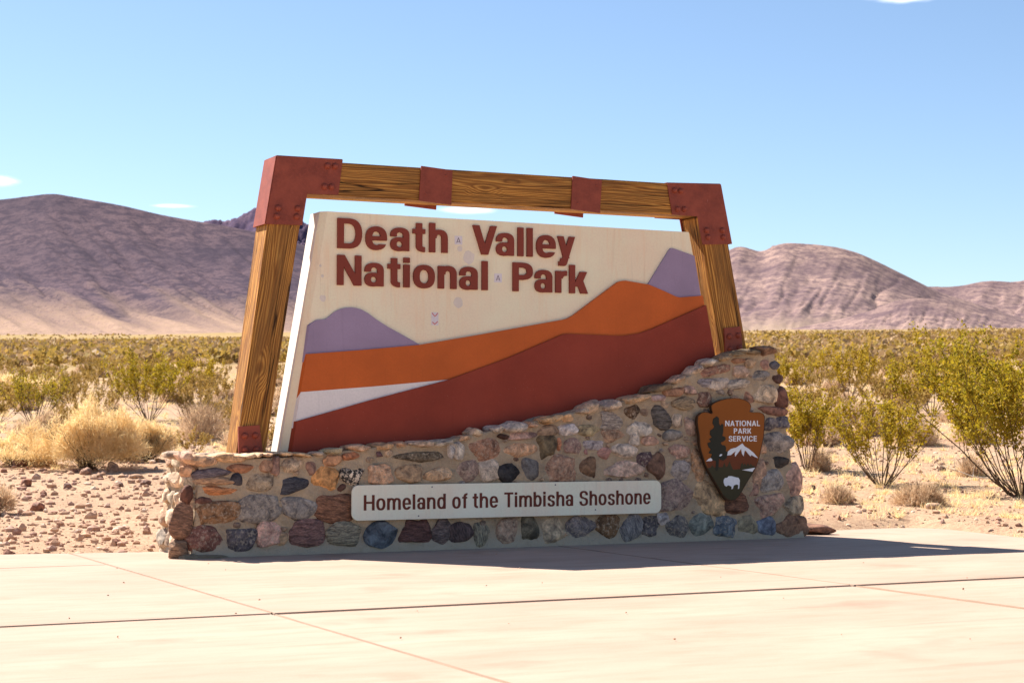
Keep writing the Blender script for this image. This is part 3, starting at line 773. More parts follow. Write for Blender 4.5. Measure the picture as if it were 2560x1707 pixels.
# small chinking stones in the wide joints
tones = [(150, 124, 104), (132, 112, 100), (164, 140, 118), (118, 100, 92), (172, 132, 104), (142, 134, 132), (108, 86, 76)]
tries = 0; n_fill = 0
while tries < 6000 and n_fill < 110:
    tries += 1
    x = rng.uniform(0.2, XR_B - 0.12); z = rng.uniform(0.10, 2.45)
    if z > wall_top(x) - 0.08 or x > xr(z) - 0.07 or x < xl(z) + 0.05: continue
    sx = rng.uniform(0.028, 0.085); sz = sx * rng.uniform(0.55, 0.95)
    if any(abs(x - q[0]) < (q[2] + sx) * 1.0 and abs(z - q[1]) < (q[3] + sz) * 1.0 for q in placed): continue
    placed.append((x, z, sx, sz)); n_fill += 1
    put_stone((x, 0.055 * z / 2.5 + 0.03, z), (sx * 1.15, 0.06, sz * 1.15), tones[rng.integers(len(tones))], rng.choice(['p', 's', 'k']), rng.uniform(-20, 20))
# the sunny left end
ends = [(150, 140, 124), (172, 152, 132), (128, 112, 100), (160, 128, 104), (140, 132, 124), (186, 166, 144)]
zc = 0.14
for rowi, rh in enumerate((0.27, 0.24, 0.22, 0.2, 0.17)):
    y = 0.06 + rng.uniform(0, 0.1)
    while y < THK - 0.1:
        wv = rng.uniform(0.10, 0.17)
        put_stone((xl(zc) + rng.uniform(0.01, 0.04), y + wv, zc), (rng.uniform(0.09, 0.12), wv * 1.0, rh * 0.46), ends[rng.integers(len(ends))], rng.choice(['p', 's', 'k']), rng.uniform(-8, 8))
        y += 2 * wv + 0.035
    zc += rh
# a tongue of mortar at the left foot
for (x, y, r, h) in ((0.03, -0.05, 0.16, 0.05), (0.22, -0.06, 0.2, 0.035), (-0.06, 0.16, 0.12, 0.06)):
    o = link('mortar_splash', rock_mesh(np.random.default_rng(int(r * 100)), 3, 2.0, 0.25, 'mortar_splash'), M['mortar'], wall)
    o.matrix_basis = Matrix.Translation((x, y, 0.0)) @ Matrix.Diagonal((r, r * 0.5, h, 1))

# ================================================================ TIMBER FRAME
YP = 0.475                                               # front of the timbers
DEP = 0.44
frame = empty('timber_frame', (4.2, 0.7, 1.2))
tag(frame, 'heavy weathered timber frame with red steel corner plates standing on the stone wall', 'frame')
frame_inv = Matrix.Translation((-4.2, -0.7, -1.2))
def under(o, par):                                       # keep world place when parented
    o.parent = par; o.matrix_parent_inverse = par.matrix_world.inverted() if par.type != 'EMPTY' else Matrix.Translation(-Vector(par.location)); return o
def fpart(name, poly, y0, y1, mat, bevel=0.0, par=None, seg=1):
    o = prism(name, poly, y0, y1, mat, None, bevel, seg)
    if par is None: under(o, frame)
    else: o.parent = par
    return o
def ln(p, q, t): return (p[0] + (q[0] - p[0]) * t, p[1] + (q[1] - p[1]) * t)
bt = px_poly([(700, 397), (1793, 466)], YP); bb = px_poly([(846, 489.5), (1680, 536)], YP)
def on_line(l, x): return l[0][1] + (l[1][1] - l[0][1]) * (x - l[0][0]) / (l[1][0] - l[0][0])
bx0, bx1 = bt[0][0] - 0.005, bt[1][0] + 0.01
def wood_mesh(name, poly, y0, y1, mat, nsub, lean):
    """squared timber: bevelled, subdivided, slightly uneven faces"""
    bm = bmesh.new(); prism_bm(bm, poly, y0, y1); bmesh.ops.recalc_face_normals(bm, faces=bm.faces)
    bmesh.ops.bevel(bm, geom=list(bm.edges), offset=0.014, segments=2, affect='EDGES')
    bmesh.ops.subdivide_edges(bm, edges=[e for e in bm.edges if e.calc_length() > 0.6], cuts=nsub, use_grid_fill=True)
    co = np.array([v.co[:] for v in bm.verts])
    al = co @ np.array(lean)
    for k, v in enumerate(bm.verts):
        v.co.y += 0.006 * float(fbm(np.array(al[k] * 1.5), np.array(co[k, 0] * 3 + 7), 2, 3))
        v.co.x += 0.006 * float(fbm(np.array(al[k] * 1.7 + 9), np.array(co[k, 1] * 5), 2, 4))
    o = link(name, from_bm(name, bm), mat); under(o, frame); return o
beam_poly = [(bx0, on_line(bb, bx0)), (bx1, on_line(bb, bx1)), (bx1, on_line(bt, bx1)), (bx0, on_line(bt, bx0))]
wood_mesh('beam', beam_poly, YP, YP + DEP, M['wood_h'], 24, (1, 0, 0))
def post_poly(l0, l1, r0, r1, ztop, zbot):
    L = px_poly([l0, l1], YP + 0.004); R = px_poly([r0, r1], YP + 0.004)
    f = lambda l, z: (l[0][0] + (l[1][0] - l[0][0]) * (z - l[0][1]) / (l[1][1] - l[0][1]), z)
    return [f(L, zbot), f(R, zbot), f(R, ztop), f(L, ztop)]
zl = on_line(bb, px_poly([(700, 480)], YP)[0][0]) - 0.003; zr = on_line(bb, px_poly([(1780, 540)], YP)[0][0]) - 0.003
PL = post_poly((668, 564), (592, 1125), (750, 563), (665, 1125), zl - 0.012, 0.95)
PR = post_poly((1756, 604), (1803, 883), (1821, 611), (1866, 866), zr - 0.012, 2.15)
wood_mesh('post', PL, YP + 0.004, YP + DEP - 0.004, M['wood_l'], 20, (0, 0, 1))
wood_mesh('post', PR, YP + 0.004, YP + DEP - 0.004, M['wood_r'], 14, (0, 0, 1))

def bolt_mesh(r, h):
    bm = bmesh.new(); bmesh.ops.create_uvsphere(bm, u_segments=14, v_segments=8, radius=1)
    bmesh.ops.delete(bm, geom=[v for v in bm.verts if v.co.z < -0.05], context='VERTS')
    bmesh.ops.transform(bm, matrix=Matrix.Rotation(math.pi / 2, 4, 'X') @ Matrix.Diagonal((r, r, h, 1)), verts=bm.verts)
    return from_bm('bolt', bm, True)
BOLT = bolt_mesh(0.040, 0.046); NAIL = bolt_mesh(0.014, 0.009)
def bolts(pts, Y, par, me=BOLT, nm='bolt'):
    for p in pts:
        q = onY(p[0], p[1], Y)
        o = bpy.data.objects.new(nm, me)
        if not me.materials: me.materials.append(M['steel'])
        o.location = (q[0], Y, q[2]); col.objects.link(o); o.parent = par
R4 = lambda x, y: (x / 3.794 + 540, y / 3.794 + 370)
R5 = lambda x, y: (x / 2.94 + 1100, y / 2.94 + 400)
PT = 0.014
def plate(name, polys):
    """welded plate: several slabs (poly, y0, y1) in one mesh"""
    bm = bmesh.new()
    for poly, y0, y1 in polys: prism_bm(bm, poly, y0, y1)
    bmesh.ops.recalc_face_normals(bm, faces=bm.faces)
    o = link(name, from_bm(name, bm), M['steel']); under(o, frame); return o
Lc = px_poly([(693, 390), (857, 400), (846, 487.5), (768, 484.5), (755.5, 563), (664.5, 560)], YP - PT)
def side_strip(p, q, t):                                  # thin strip along p->q, thickness t to the left of it
    d = np.array(q) - np.array(p); n = np.array([-d[1], d[0]]) / np.linalg.norm(d) * t
    return [tuple(p), tuple(q), tuple(np.array(q) + n), tuple(np.array(p) + n)]
cp = plate('corner_plate', [(Lc, YP - PT, YP - 0.001), (Lc, YP + DEP + 0.001, YP + DEP + PT),
                            (side_strip(Lc[0], Lc[5], -0.012), YP - 0.0005, YP + DEP + 0.0005),
                            (side_strip(Lc[1], Lc[0], -0.010), YP - 0.0005, YP + DEP + 0.0005)])
bolts([R4(*p) for p in ((1055, 172), (1128, 175), (1028, 368), (1095, 370), (590, 570), (775, 575), (578, 648), (765, 652))], YP - PT, cp)
Rc = px_poly([(1668, 458), (1802, 461), (1830, 610), (1757, 611.5), (1744, 541), (1681, 537)], YP - PT)
cp = plate('corner_plate', [(Rc, YP - PT, YP - 0.001), (Rc, YP + DEP + 0.001, YP + DEP + PT),
                            (side_strip(Rc[2], Rc[1], -0.012), YP - 0.0005, YP + DEP + 0.0005),
                            (side_strip(Rc[1], Rc[0], -0.010), YP - 0.0005, YP + DEP + 0.0005)])
bolts([R5(*p) for p in ((1722, 225), (1768, 228), (1745, 362), (1795, 362), (1957, 517), (2073, 517), (1968, 568), (2080, 568))], YP - PT, cp)
for pts, nails in (([(1053.5, 415), (1131.7, 426), (1128, 512.5), (1048, 502)], (R4(2183, 262), R4(1990, 437))),
                   ([(1432, 440), (1505, 451), (1500, 533), (1428, 523)], (R5(1150, 188), R5(1012, 318)))):
    q = px_poly(pts, YP - 0.022)
    plate('strap_plate', [([(x, z - 0.012) for x, z in q], YP + DEP + 0.003, YP + DEP + 0.02)])
    st = plate('strap_plate', [(q, YP - 0.022, YP - 0.003)])
    bolts(nails, YP - 0.022, st, NAIL, 'nail')
for pts, bl in (([(596, 1066), (649, 1062), (658, 1135), (597, 1135)], ((612, 1089), (638, 1088), (612, 1123), (640, 1123))),
                ([(1811, 820), (1852, 815.6), (1858, 885), (1814, 888)], ((1823, 841), (1845, 838), (1825, 872), (1848, 869)))):
    q = px_poly(pts, YP - 0.03)
    fp = plate('foot_plate', [(q, YP - 0.03, YP + 0.002)])
    bolts(bl, YP - 0.03, fp)

# ================================================================ SIGN PANEL
YB = 0.45                                                # front of the cream board
panel = empty('sign_panel', (4.2, 0.7, 1.2))
tag(panel, 'cream park name panel with raised red letters and layered desert mountains', 'sign')
def ppart(o): return under(o, panel)
C4 = px_poly([(819, 528.5), (1722, 580.5), (1778, 890), (720, 1123)], YB)
zlow = 0.95
def edge_x(z, p, q): return p[0] + (q[0] - p[0]) * (z - p[1]) / (q[1] - p[1])
def left_x(z): return edge_x(z, C4[0], C4[3])
def right_x(z): return edge_x(z, C4[1], C4[2])
CH = 0.075
front = [(left_x(zlow), zlow), (right_x(zlow), zlow), C4[1], C4[0]]
core = [(front[0][0] - CH, zlow), (front[1][0] + 0.02, zlow), (front[2][0] + 0.02, front[2][1] + 0.0), (front[3][0] - CH, front[3][1] + 0.0)]
YC0, YC1 = YB + CH, YB + 0.40
prism_o = prism('panel_core', core, YC0, YC1, M['white'], None, 0.0); ppart(prism_o)
def board(name, yf, yb):
    bm = bmesh.new()
    a = [bm.verts.new((x, yf, z)) for x, z in front]; b = [bm.verts.new((x, yb, z)) for x, z in core]
    bm.faces.new(a); bm.faces.new(b[::-1])
    for i in range(4): bm.faces.new((a[i], b[i], b[(i + 1) % 4], a[(i + 1) % 4]))
    o = link(name, from_bm(name, bm), M['cream']); ppart(o); return o
BF = board('board', YB, YC0 - 0.002); board('board', YC1 + CH, YC1 + 0.002)
R6 = lambda x, y: (x / 2.528 + 540, y / 2.528 + 540)
RB = lambda x, y: (x / 2.138 + 700, y / 2.138 + 800)
pur_l = [R6(*p) for p in ((575, 690), (630, 657), (688, 652), (715, 632), (740, 610), (765, 596), (790, 586), (820, 580), (850, 578), (880, 582), (910, 590), (935, 603), (960, 618), (1010, 655), (1080, 700), (1180, 755), (1280, 812))] + [(1100, 900), (755, 905)]
org = [(757, 885), (900, 875), (1046, 862), (1200, 836), (1406, 799), (1416, 796), (1430, 788), (1481, 750), (1540, 706), (1548, 703), (1558, 702), (1617, 712), (1655, 728), (1685, 742), (1694, 744), (1750, 739.5)]
red = [(728, 1053), (920, 1000), (1116, 949), (1261, 896), (1396, 838), (1408, 835), (1480, 838), (1549, 840.5), (1590, 834), (1624, 822), (1763, 764)]
pur_r = [(1617, 712), (1670, 626), (1675, 621), (1681, 621.5), (1733, 640), (1750, 742), (1700, 760)]
dune = [(744, 980), (930, 966), (1116, 949), (1200, 940), (1200, 1000), (728, 1070)]
def layer(name, topline, mat, thick, closed=False, bottom=None, y_face=YB, both=True, inset=0.0):
    """a cut-out board on the panel's face; its left and right ends follow the panel's slanting ends"""
    P = px_poly(topline, y_face)
    if not closed:
        z0, z1 = P[0][1], P[-1][1]
        zb = zlow if bottom is None else bottom
        P = [(left_x(z0) + inset, z0)] + P[1:-1] + [(right_x(z1) + 0.004, z1), (right_x(zb) + 0.004, zb), (left_x(zb) + inset, zb)]
    sh = lambda p: 0.02 if abs(p[0] - left_x(p[1])) < 0.06 else 0.0
    ppart(solid_contours(name, [P], y_face - thick, y_face + 0.001, mat, None, sh))
    if both: ppart(solid_contours(name, [P], YC1 + CH + thick, YC1 + CH - 0.001, mat, None, sh))
layer('mauve_mountain', pur_l, M['purple'], 0.028, True)
layer('mauve_mountain', pur_r, M['purple'], 0.028, True)
layer('orange_hills', org, M['orange'], 0.055)
layer('white_dunes', dune, M['dune_white'], 0.0575, True, both=False)
layer('red_hills', red, M['red'], 0.095)

# ---------------------------------------------------------------- lettering: outlines drawn from simple curves
class Glyph:
    def __init__(s, Wd, y0=-0.32, y1=1.06, N=92):
        nx = int((Wd + 0.16) * N) + 2; ny = int((y1 - y0) * N) + 2
        s.x = np.linspace(-0.08, Wd + 0.08, nx); s.y = np.linspace(y0, y1, ny)
        s.X, s.Y = np.meshgrid(s.x, s.y, indexing='ij')
    def box(s, x0, y0, x1, y1): return np.maximum.reduce([x0 - s.X, s.X - x1, y0 - s.Y, s.Y - y1])
    def ell(s, cx, cy, a, b, p=2.35):
        return ((np.abs((s.X - cx) / a) ** p + np.abs((s.Y - cy) / b) ** p) ** (1 / p) - 1) * min(a, b)
    def ring(s, cx, cy, a, b, sx, sy, p=2.35): return np.maximum(s.ell(cx, cy, a, b, p), -s.ell(cx, cy, a - sx, b - sy, p))
    def para(s, b0, b1, yb, t0, t1, yt):
        t = (s.Y - yb) / (yt - yb); L = b0 + (t0 - b0) * t; R = b1 + (t1 - b1) * t
        return np.maximum.reduce([L - s.X, s.X - R, yb - s.Y, s.Y - yt])
def U(*a): return np.minimum.reduce(a)
def I(*a): return np.maximum.reduce(a)
XH = 0.77
def draw(ch, Wd, s, t):
    g = Glyph(Wd); X, Y = g.X, g.Y
    c = Wd / 2
    if ch in 'DP':
        yb = 0.0 if ch == 'D' else 0.40
        cy, b = (1 + yb) / 2, (1 - yb) / 2
        k = Wd * 0.45
        o = U(g.box(0, yb, k, 1), I(g.ell(k, cy, Wd - k, b, 2.4), k - X - 1e-3))
        i = U(g.box(s, yb + t, k, 1 - t), I(g.ell(k, cy, Wd - k - s, b - t, 2.4), k - X - 1e-3))
        return g, U(I(o, -i), g.box(0, 0, s, 1))
    if ch == 'R':
        k = Wd * 0.45
        o = U(g.box(0, 0.42, k, 1), I(g.ell(k, 0.71, Wd * 0.95 - k, 0.29, 2.4), k - X - 1e-3))
        i = U(g.box(s, 0.42 + t, k, 1 - t), I(g.ell(k, 0.71, Wd * 0.95 - k - s, 0.29 - t, 2.4), k - X - 1e-3))
        return g, U(I(o, -i), g.box(0, 0, s, 1), g.para(Wd - 1.1 * s, Wd, 0, Wd * 0.42, Wd * 0.42 + s, 0.46))
    if ch == 'N': return g, U(g.box(0, 0, s, 1), g.box(Wd - s, 0, Wd, 1), g.para(Wd - 1.15 * s, Wd, 0, 0, 1.15 * s, 1))
    if ch == 'V': return g, U(g.para(c - .55 * s, c + .55 * s, 0, 0, 1.1 * s, 1), g.para(c - .55 * s, c + .55 * s, 0, Wd - 1.1 * s, Wd, 1))
    if ch == 'A':
        hull = g.para(0, Wd, 0, c - .55 * s, c + .55 * s, 1)
        return g, U(g.para(0, 1.05 * s, 0, c - .55 * s, c + .5 * s, 1), g.para(Wd - 1.05 * s, Wd, 0, c - .5 * s, c + .55 * s, 1), I(hull, g.box(0, 0.2, Wd, 0.2 + t)))
    if ch == 'T': return g, U(g.box(0, 1 - t, Wd, 1), g.box(c - s / 2, 0, c + s / 2, 1))
    if ch == 'I' or ch == 'l': return g, g.box(0, 0, s, 1)
    if ch == 'L': return g, U(g.box(0, 0, s, 1), g.box(0, 0, Wd, t))
    if ch == 'E': return g, U(g.box(0, 0, s, 1), g.box(0, 0, Wd, t), g.box(0, 1 - t, Wd, 1), g.box(0, .5 - t / 2, Wd * .92, .5 + t / 2))
    if ch == 'H': return g, U(g.box(0, 0, s, 1), g.box(Wd - s, 0, Wd, 1), g.box(0, .5 - t / 2, Wd, .5 + t / 2))
    if ch == 'O': return g, g.ring(c, .5, c, .51, s, t)
    if ch == 'C': return g, I(g.ring(c, .5, c, .51, s, t), -g.box(c + .1 * Wd, .34, Wd + 1, .66))
    if ch == 'K': return g, U(g.box(0, 0, s, 1), g.para(s * .8, s * 2.1, .33, Wd - 1.3 * s, Wd - .02, 1), g.para(Wd - 1.25 * s, Wd, 0, s * 1.3, s * 2.45, .6))
    if ch in 'Ss':
        h = 1.0 if ch == 'S' else XH
        q = h * 0.275
        top = g.ring(c, h - q + .01, c * .96, q, s, t * .92); bot = g.ring(c, q - .01, c, q + .01, s, t * .92)
        top = I(top, -I(c - X, Y - (h - q) + 0.02 * h)); bot = I(bot, -I(X - c, q + .02 * h - Y))
        return g, U(top, bot)
    if ch == 'o': return g, g.ring(c, XH / 2, c, XH / 2 + .012, s, t)
    if ch == 'e':
        cy = XH / 2
        r = g.ring(c, cy, c, cy + .012, s, t)
        r = U(r, I(g.box(s * .5, cy - t * .42, Wd, cy + t * .38), g.ell(c, cy, c, cy + .012)))
        return g, I(r, -g.box(c + .02, cy - t * .42 - .125, Wd + 1, cy - t * .42))
    if ch == 'a':
        ca = XH - .25
        arch = I(g.ring(c * .98, ca, c * .98 + .0, .262, s, t * .92), ca - .045 - Y)
        stem = g.box(Wd - s - .015, 0, Wd - .015, ca)
        tail = I(g.ell(Wd - .02, .055, s * .6, .062), Y - .12)
        bowl = I(g.ring(c * .92, .222, c * .92, .234, s * .98, t * .80), X - (Wd - s * .6))
        return g, U(arch, stem, bowl)
    if ch in 'nh':
        ca = XH - .29
        arch = I(g.ring(Wd * .53, ca, Wd * .47, .302, s, t), ca - Y)
        return g, U(g.box(0, 0, s, XH if ch == 'n' else 1), I(arch, s * .35 - X), g.box(Wd - s, 0, Wd, ca + .01))
    if ch == 'm':
        ca = XH - .26; w2 = (Wd - s) / 2 + s
        f = [g.box(0, 0, s, XH)]
        for x0 in (0, w2 - s):
            f += [I(g.ring(x0 + w2 * .53, ca, w2 * .47, .272, s, t), ca - Y, x0 + s * .35 - X), g.box(x0 + w2 - s, 0, x0 + w2, ca + .01)]
        return g, U(*f)
    if ch == 'r':
        ca = XH - .27
        return g, U(g.box(0, 0, s, XH), I(g.ring(Wd, ca, Wd - s * .25, .282, s, t * 1.05), X - Wd, ca - Y))
    if ch == 't':
        x0 = Wd * .27
        foot = I(g.ring(Wd * 1.02, .2, Wd * 1.02 - x0, .21, s, t), X - Wd * .98, Y - .2)
        return g, U(g.box(x0, .2, x0 + s, .97), g.box(0, XH - t * .95, Wd, XH), foot)
    if ch == 'f':
        x0 = Wd * .24
        hook = I(g.ring(Wd * 1.05, .78, Wd * 1.05 - x0, .23, s, t), X - Wd, .78 - Y)
        return g, U(g.box(x0, 0, x0 + s, .78), g.box(0, XH - t * .9, Wd * .95, XH), hook)
    if ch == 'i': return g, U(g.box(0, 0, s, XH), g.box(0, 1 - .175, s, 1))
    if ch in 'bd':
        r = g.ring(c, XH / 2, c, XH / 2 + .012, s, t)
        return g, U(r, g.box(0, 0, s, 1) if ch == 'b' else g.box(Wd - s, 0, Wd, 1))
    if ch == 'k': return g, U(g.box(0, 0, s, 1), g.para(s * .7, s * 2.0, .24, Wd - 1.4 * s, Wd - .03, XH), g.para(Wd - 1.3 * s, Wd, 0, s * 1.15, s * 2.35, .5))
    if ch == 'y':
        return g, U(g.para(c - .5 * s, c + .55 * s, 0.0, 0, 1.05 * s, XH), g.para(c - .92 * s, c + .12 * s, -.16, Wd - 1.05 * s, Wd, XH), g.box(Wd * .06, -.27, c - .2 * s, -.27 + t * .9), I(g.ell(c - .45 * s, -.10, .62 * s, .17), -.0 - -Y - .0))
def contours(g, f):
    """marching squares -> closed loops, thinned"""
    nx, ny = f.shape; x, y = g.x, g.y
    f = np.where(np.abs(f) < 1e-9, 1e-9, f); ins = f < 0
    cell = ins[:-1, :-1].astype(int) + 2 * ins[1:, :-1] + 4 * ins[1:, 1:] + 8 * ins[:-1, 1:]
    nxt = {}
    table = {1: [(3, 0)], 2: [(0, 1)], 3: [(3, 1)], 4: [(1, 2)], 5: [(3, 2), (1, 0)], 6: [(0, 2)], 7: [(3, 2)], 8: [(2, 3)], 9: [(2, 0)], 10: [(0, 3), (2, 1)], 11: [(2, 1)], 12: [(1, 3)], 13: [(1, 0)], 14: [(0, 3)]}
    def eid(i, j, e):
        return ((i, j, 0), (i + 1, j, 1), (i, j + 1, 0), (i, j, 1))[e]
    for i, j in zip(*np.nonzero((cell > 0) & (cell < 15))):
        for a, b in table[int(cell[i, j])]: nxt[eid(i, j, a)] = eid(i, j, b)
    def pt(e):
        i, j, d = e
        if d == 0:
            a, b = f[i, j], f[i + 1, j]; t = a / (a - b); return (x[i] + (x[i + 1] - x[i]) * t, y[j])
        a, b = f[i, j], f[i, j + 1]; t = a / (a - b); return (x[i], y[j] + (y[j + 1] - y[j]) * t)
    loops = []
    while nxt:
        k = next(iter(nxt)); loop = []
        while k in nxt: loop.append(pt(k)); k = nxt.pop(k)
        if len(loop) > 8: loops.append(thin(loop))
    return loops
def thin(L, eps=0.0035):
    def dp(a, b):
        if b <= a + 1: return []
        P = np.array(L[a + 1:b]); A = np.array(L[a]); B = np.array(L[b % len(L)]); d = B - A; n = np.hypot(*d)
        dist = np.abs(d[0] * (P[:, 1] - A[1]) - d[1] * (P[:, 0] - A[0])) / n if n > 1e-9 else np.hypot(*(P - A).T)
        k = int(np.argmax(dist))
        if dist[k] < eps: return []
        m = a + 1 + k; return dp(a, m) + [m] + dp(m, b)
    n = len(L); h = n // 2
    idx = [0] + dp(0, h) + [h] + dp(h, n)
    return [L[i] for i in idx]
_gc = {}
def glyph(ch, Wd, s, t):
    key = (ch, round(Wd, 3), s, t)
    if key not in _gc: _gc[key] = contours(*draw(ch, Wd, s, t))
    return _gc[key]
def letter(ch, x0, x1, zb, cap, y0, y1, mat, par_fn, s, t, name='letter'):
    Wd = (x1 - x0) / cap
    C = [[(x0 + p[0] * cap, zb + p[1] * cap) for p in c] for c in glyph(ch, Wd, s, t)]
    o = solid_contours(name, C, y0, y1, mat)
    par_fn(o); return o
R7 = lambda x, y: (x / 3.267 + 800, y / 3.267 + 520)
YL = YB - 0.032
def row(text, spans, base_px, cap):
    zb = onY(*R7(*base_px), YL)[2]
    for ch, (a, b) in zip(text, spans):
        xa = onY(*R7(a, base_px[1]), YL)[0]; xb = onY(*R7(b, base_px[1]), YL)[0]
        letter(ch, xa, xb, zb, cap, YL, YB + 0.002, M['letter'], lambda o: under(o, BF), 0.222, 0.17)
zt, zb_ = onY(*R7(145, 381), YL)[2], onY(*R7(145, 628), YL)[2]
CAPH = zt - zb_
row('DeathValley', [(145, 345), (375, 549), (578, 735), (760, 862), (895, 1045), (1250, 1447), (1442, 1590), (1618, 1668), (1693, 1743), (1770, 1928), (1943, 2085)], (145, 327), CAPH)
row('NationalPark', [(143, 340), (367, 525), (555, 658), (685, 737), (765, 940), (967, 1118), (1143, 1293), (1325, 1376), (1578, 1740), (1758, 1902), (1927, 2020), (2040, 2190)], (145, 628), CAPH)
# stickers and old glue marks on the cream board
M['sticker'] = painted('sticker_paper', (222, 212, 214), 0.03, 0.5); M['ink'] = painted('grey_ink', (120, 108, 118), 0.05, 0.6)
M['glue'] = painted('old_glue_mark', (226, 212, 198), 0.06, 0.6); M['pink'] = painted('pink_print', (206, 120, 112), 0.1, 0.6)
def sticker(px, py, w, h, rot=0.0):
    q = onY(px, py, YB); s = onY(px + w / 2, py, YB)[0] - q[0]; hh = s * h / w
    c, sn = math.cos(rot), math.sin(rot)
    P = [(q[0] + c * a * s - sn * b * hh, q[2] + sn * a * s + c * b * hh) for a, b in ((-1, -1), (1, -1), (1, 1), (-1, 1))]
    o = prism('sticker', P, YB - 0.0025, YB + 0.001, M['sticker']); ppart(o); return q, s, hh, o
for px, py in ((1146, 601), (1245, 695)):
    q, s, hh, stk = sticker(px, py, 19, 20)
    o = letter('A', q[0] - s * .55, q[0] + s * .55, q[2] - hh * .6, hh * 1.2, YB - 0.004, YB - 0.001, M['ink'], lambda o: under(o, stk), 0.13, 0.1, 'sticker_print')
q, s, hh, stk = sticker(1087, 797, 18, 30)
for (a0, b0, a1, b1) in ((-.8, .9, 0, .35), (.8, .9, .1, .4), (-.7, -.5, 0, -.85), (.8, -.4, 0, -.8)):
    p0 = np.array((q[0] + a0 * s, q[2] + b0 * hh)); p1 = np.array((q[0] + a1 * s, q[2] + b1 * hh)); d = p1 - p0; n = np.array((-d[1], d[0])) / np.hypot(*d) * 0.006
    under(prism('sticker_print', [tuple(p0 + n), tuple(p0 - n), tuple(p1 - n), tuple(p1 + n)], YB - 0.004, YB - 0.001, M['pink']), stk)
rg = np.random.default_rng(8)
for (px, py, w) in ((1172, 645, 15), (1150, 622, 7), (1146, 757, 13), (807, 746, 8), (806, 690, 4), (801, 664, 3.5)):
    q = onY(px, py, YB); s = onY(px + w, py, YB)[0] - q[0]
    P = [(q[0] + s * r * math.cos(a), q[2] + 1.1 * s * r * math.sin(a)) for a, r in zip(np.linspace(0, 2 * math.pi, 13)[:-1], rg.uniform(0.8, 1.1, 12))]
    ppart(prism('glue_mark', P, YB - 0.0012, YB + 0.001, M['glue']))

# ================================================================ PLAQUE
YQ = -0.085
plq = empty('name_plaque', (4.1, YQ, 0.38))
tag(plq, 'long cream plaque with rounded corners reading Homeland of the Timbisha Shoshone', 'plaque')
a = onY(880, 1214, YQ); b = onY(1653, 1200, YQ); c = onY(889, 1301, YQ)
px0, px1, pz0, pz1 = a[0], b[0], c[2] - 0.002, (a[2] + b[2]) / 2 + 0.002
rad = 0.085
P = []
for (cx, cz, a0) in ((px1 - rad, pz0 + rad, -90), (px1 - rad, pz1 - rad, 0), (px0 + rad, pz1 - rad, 90), (px0 + rad, pz0 + rad, 180)):
    for k in range(8): an = math.radians(a0 + 90 * k / 7); P.append((cx + rad * math.cos(an), cz + rad * math.sin(an)))
PB = prism('board', P, YQ, YQ + 0.028, M['plaque'], None, 0.0025); under(PB, plq)
o = prism('backing', [(px0 + .12, pz0 + .05), (px1 - .12, pz0 + .05), (px1 - .12, pz1 - .05), (px0 + .12, pz1 - .05)], YQ + 0.03, 0.03, M['steel']); under(o, plq)
R8 = lambda x, y: (x / 2.8 + 860, y / 2.8 + 1180)
hb = onY(*R8(138, 268), YQ); ht = onY(*R8(138, 160), YQ)
cap = ht[2] - hb[2]; zb = hb[2]
adv = {'H': .70, 'o': .60, 'm': .90, 'e': .57, 'l': .2, 'a': .54, 'n': .57, 'd': .58, 'f': .37, 't': .37, 'h': .57, 'T': .62, 'i': .2, 'b': .58, 's': .52, 'S': .64}
for word, x0p, x1p in (('Homeland', 138, 712), ('of', 757, 864), ('the', 900, 1078), ('Timbisha', 1122, 1605), ('Shoshone', 1648, 2146)):
    y_at = 262 - (x0p - 138) * 0.0245
    X0 = onY(*R8(x0p, y_at), YQ)[0]; X1 = onY(*R8(x1p, y_at - 14), YQ)[0]
    sp = 0.105
    tot = sum(adv[ch] for ch in word) + sp * (len(word) - 1); k = (X1 - X0) / tot; x = X0
    for ch in word:
        letter(ch, x, x + adv[ch] * k, zb, cap, YQ - 0.003, YQ + 0.001, M['print'], lambda o: under(o, PB), 0.185, 0.135)
        x += (adv[ch] + sp) * k
for p in ((617, 103), (522, 306), (1480, 88), (1760, 262)):
    q = onY(*R8(*p), YQ); o = bpy.data.objects.new('screw', NAIL.copy()); o.data.materials.clear(); o.data.materials.append(M['ink'])
    o.location = (q[0], YQ, q[2]); o.scale = (0.7, 0.5, 0.7); col.objects.link(o); under(o, plq)

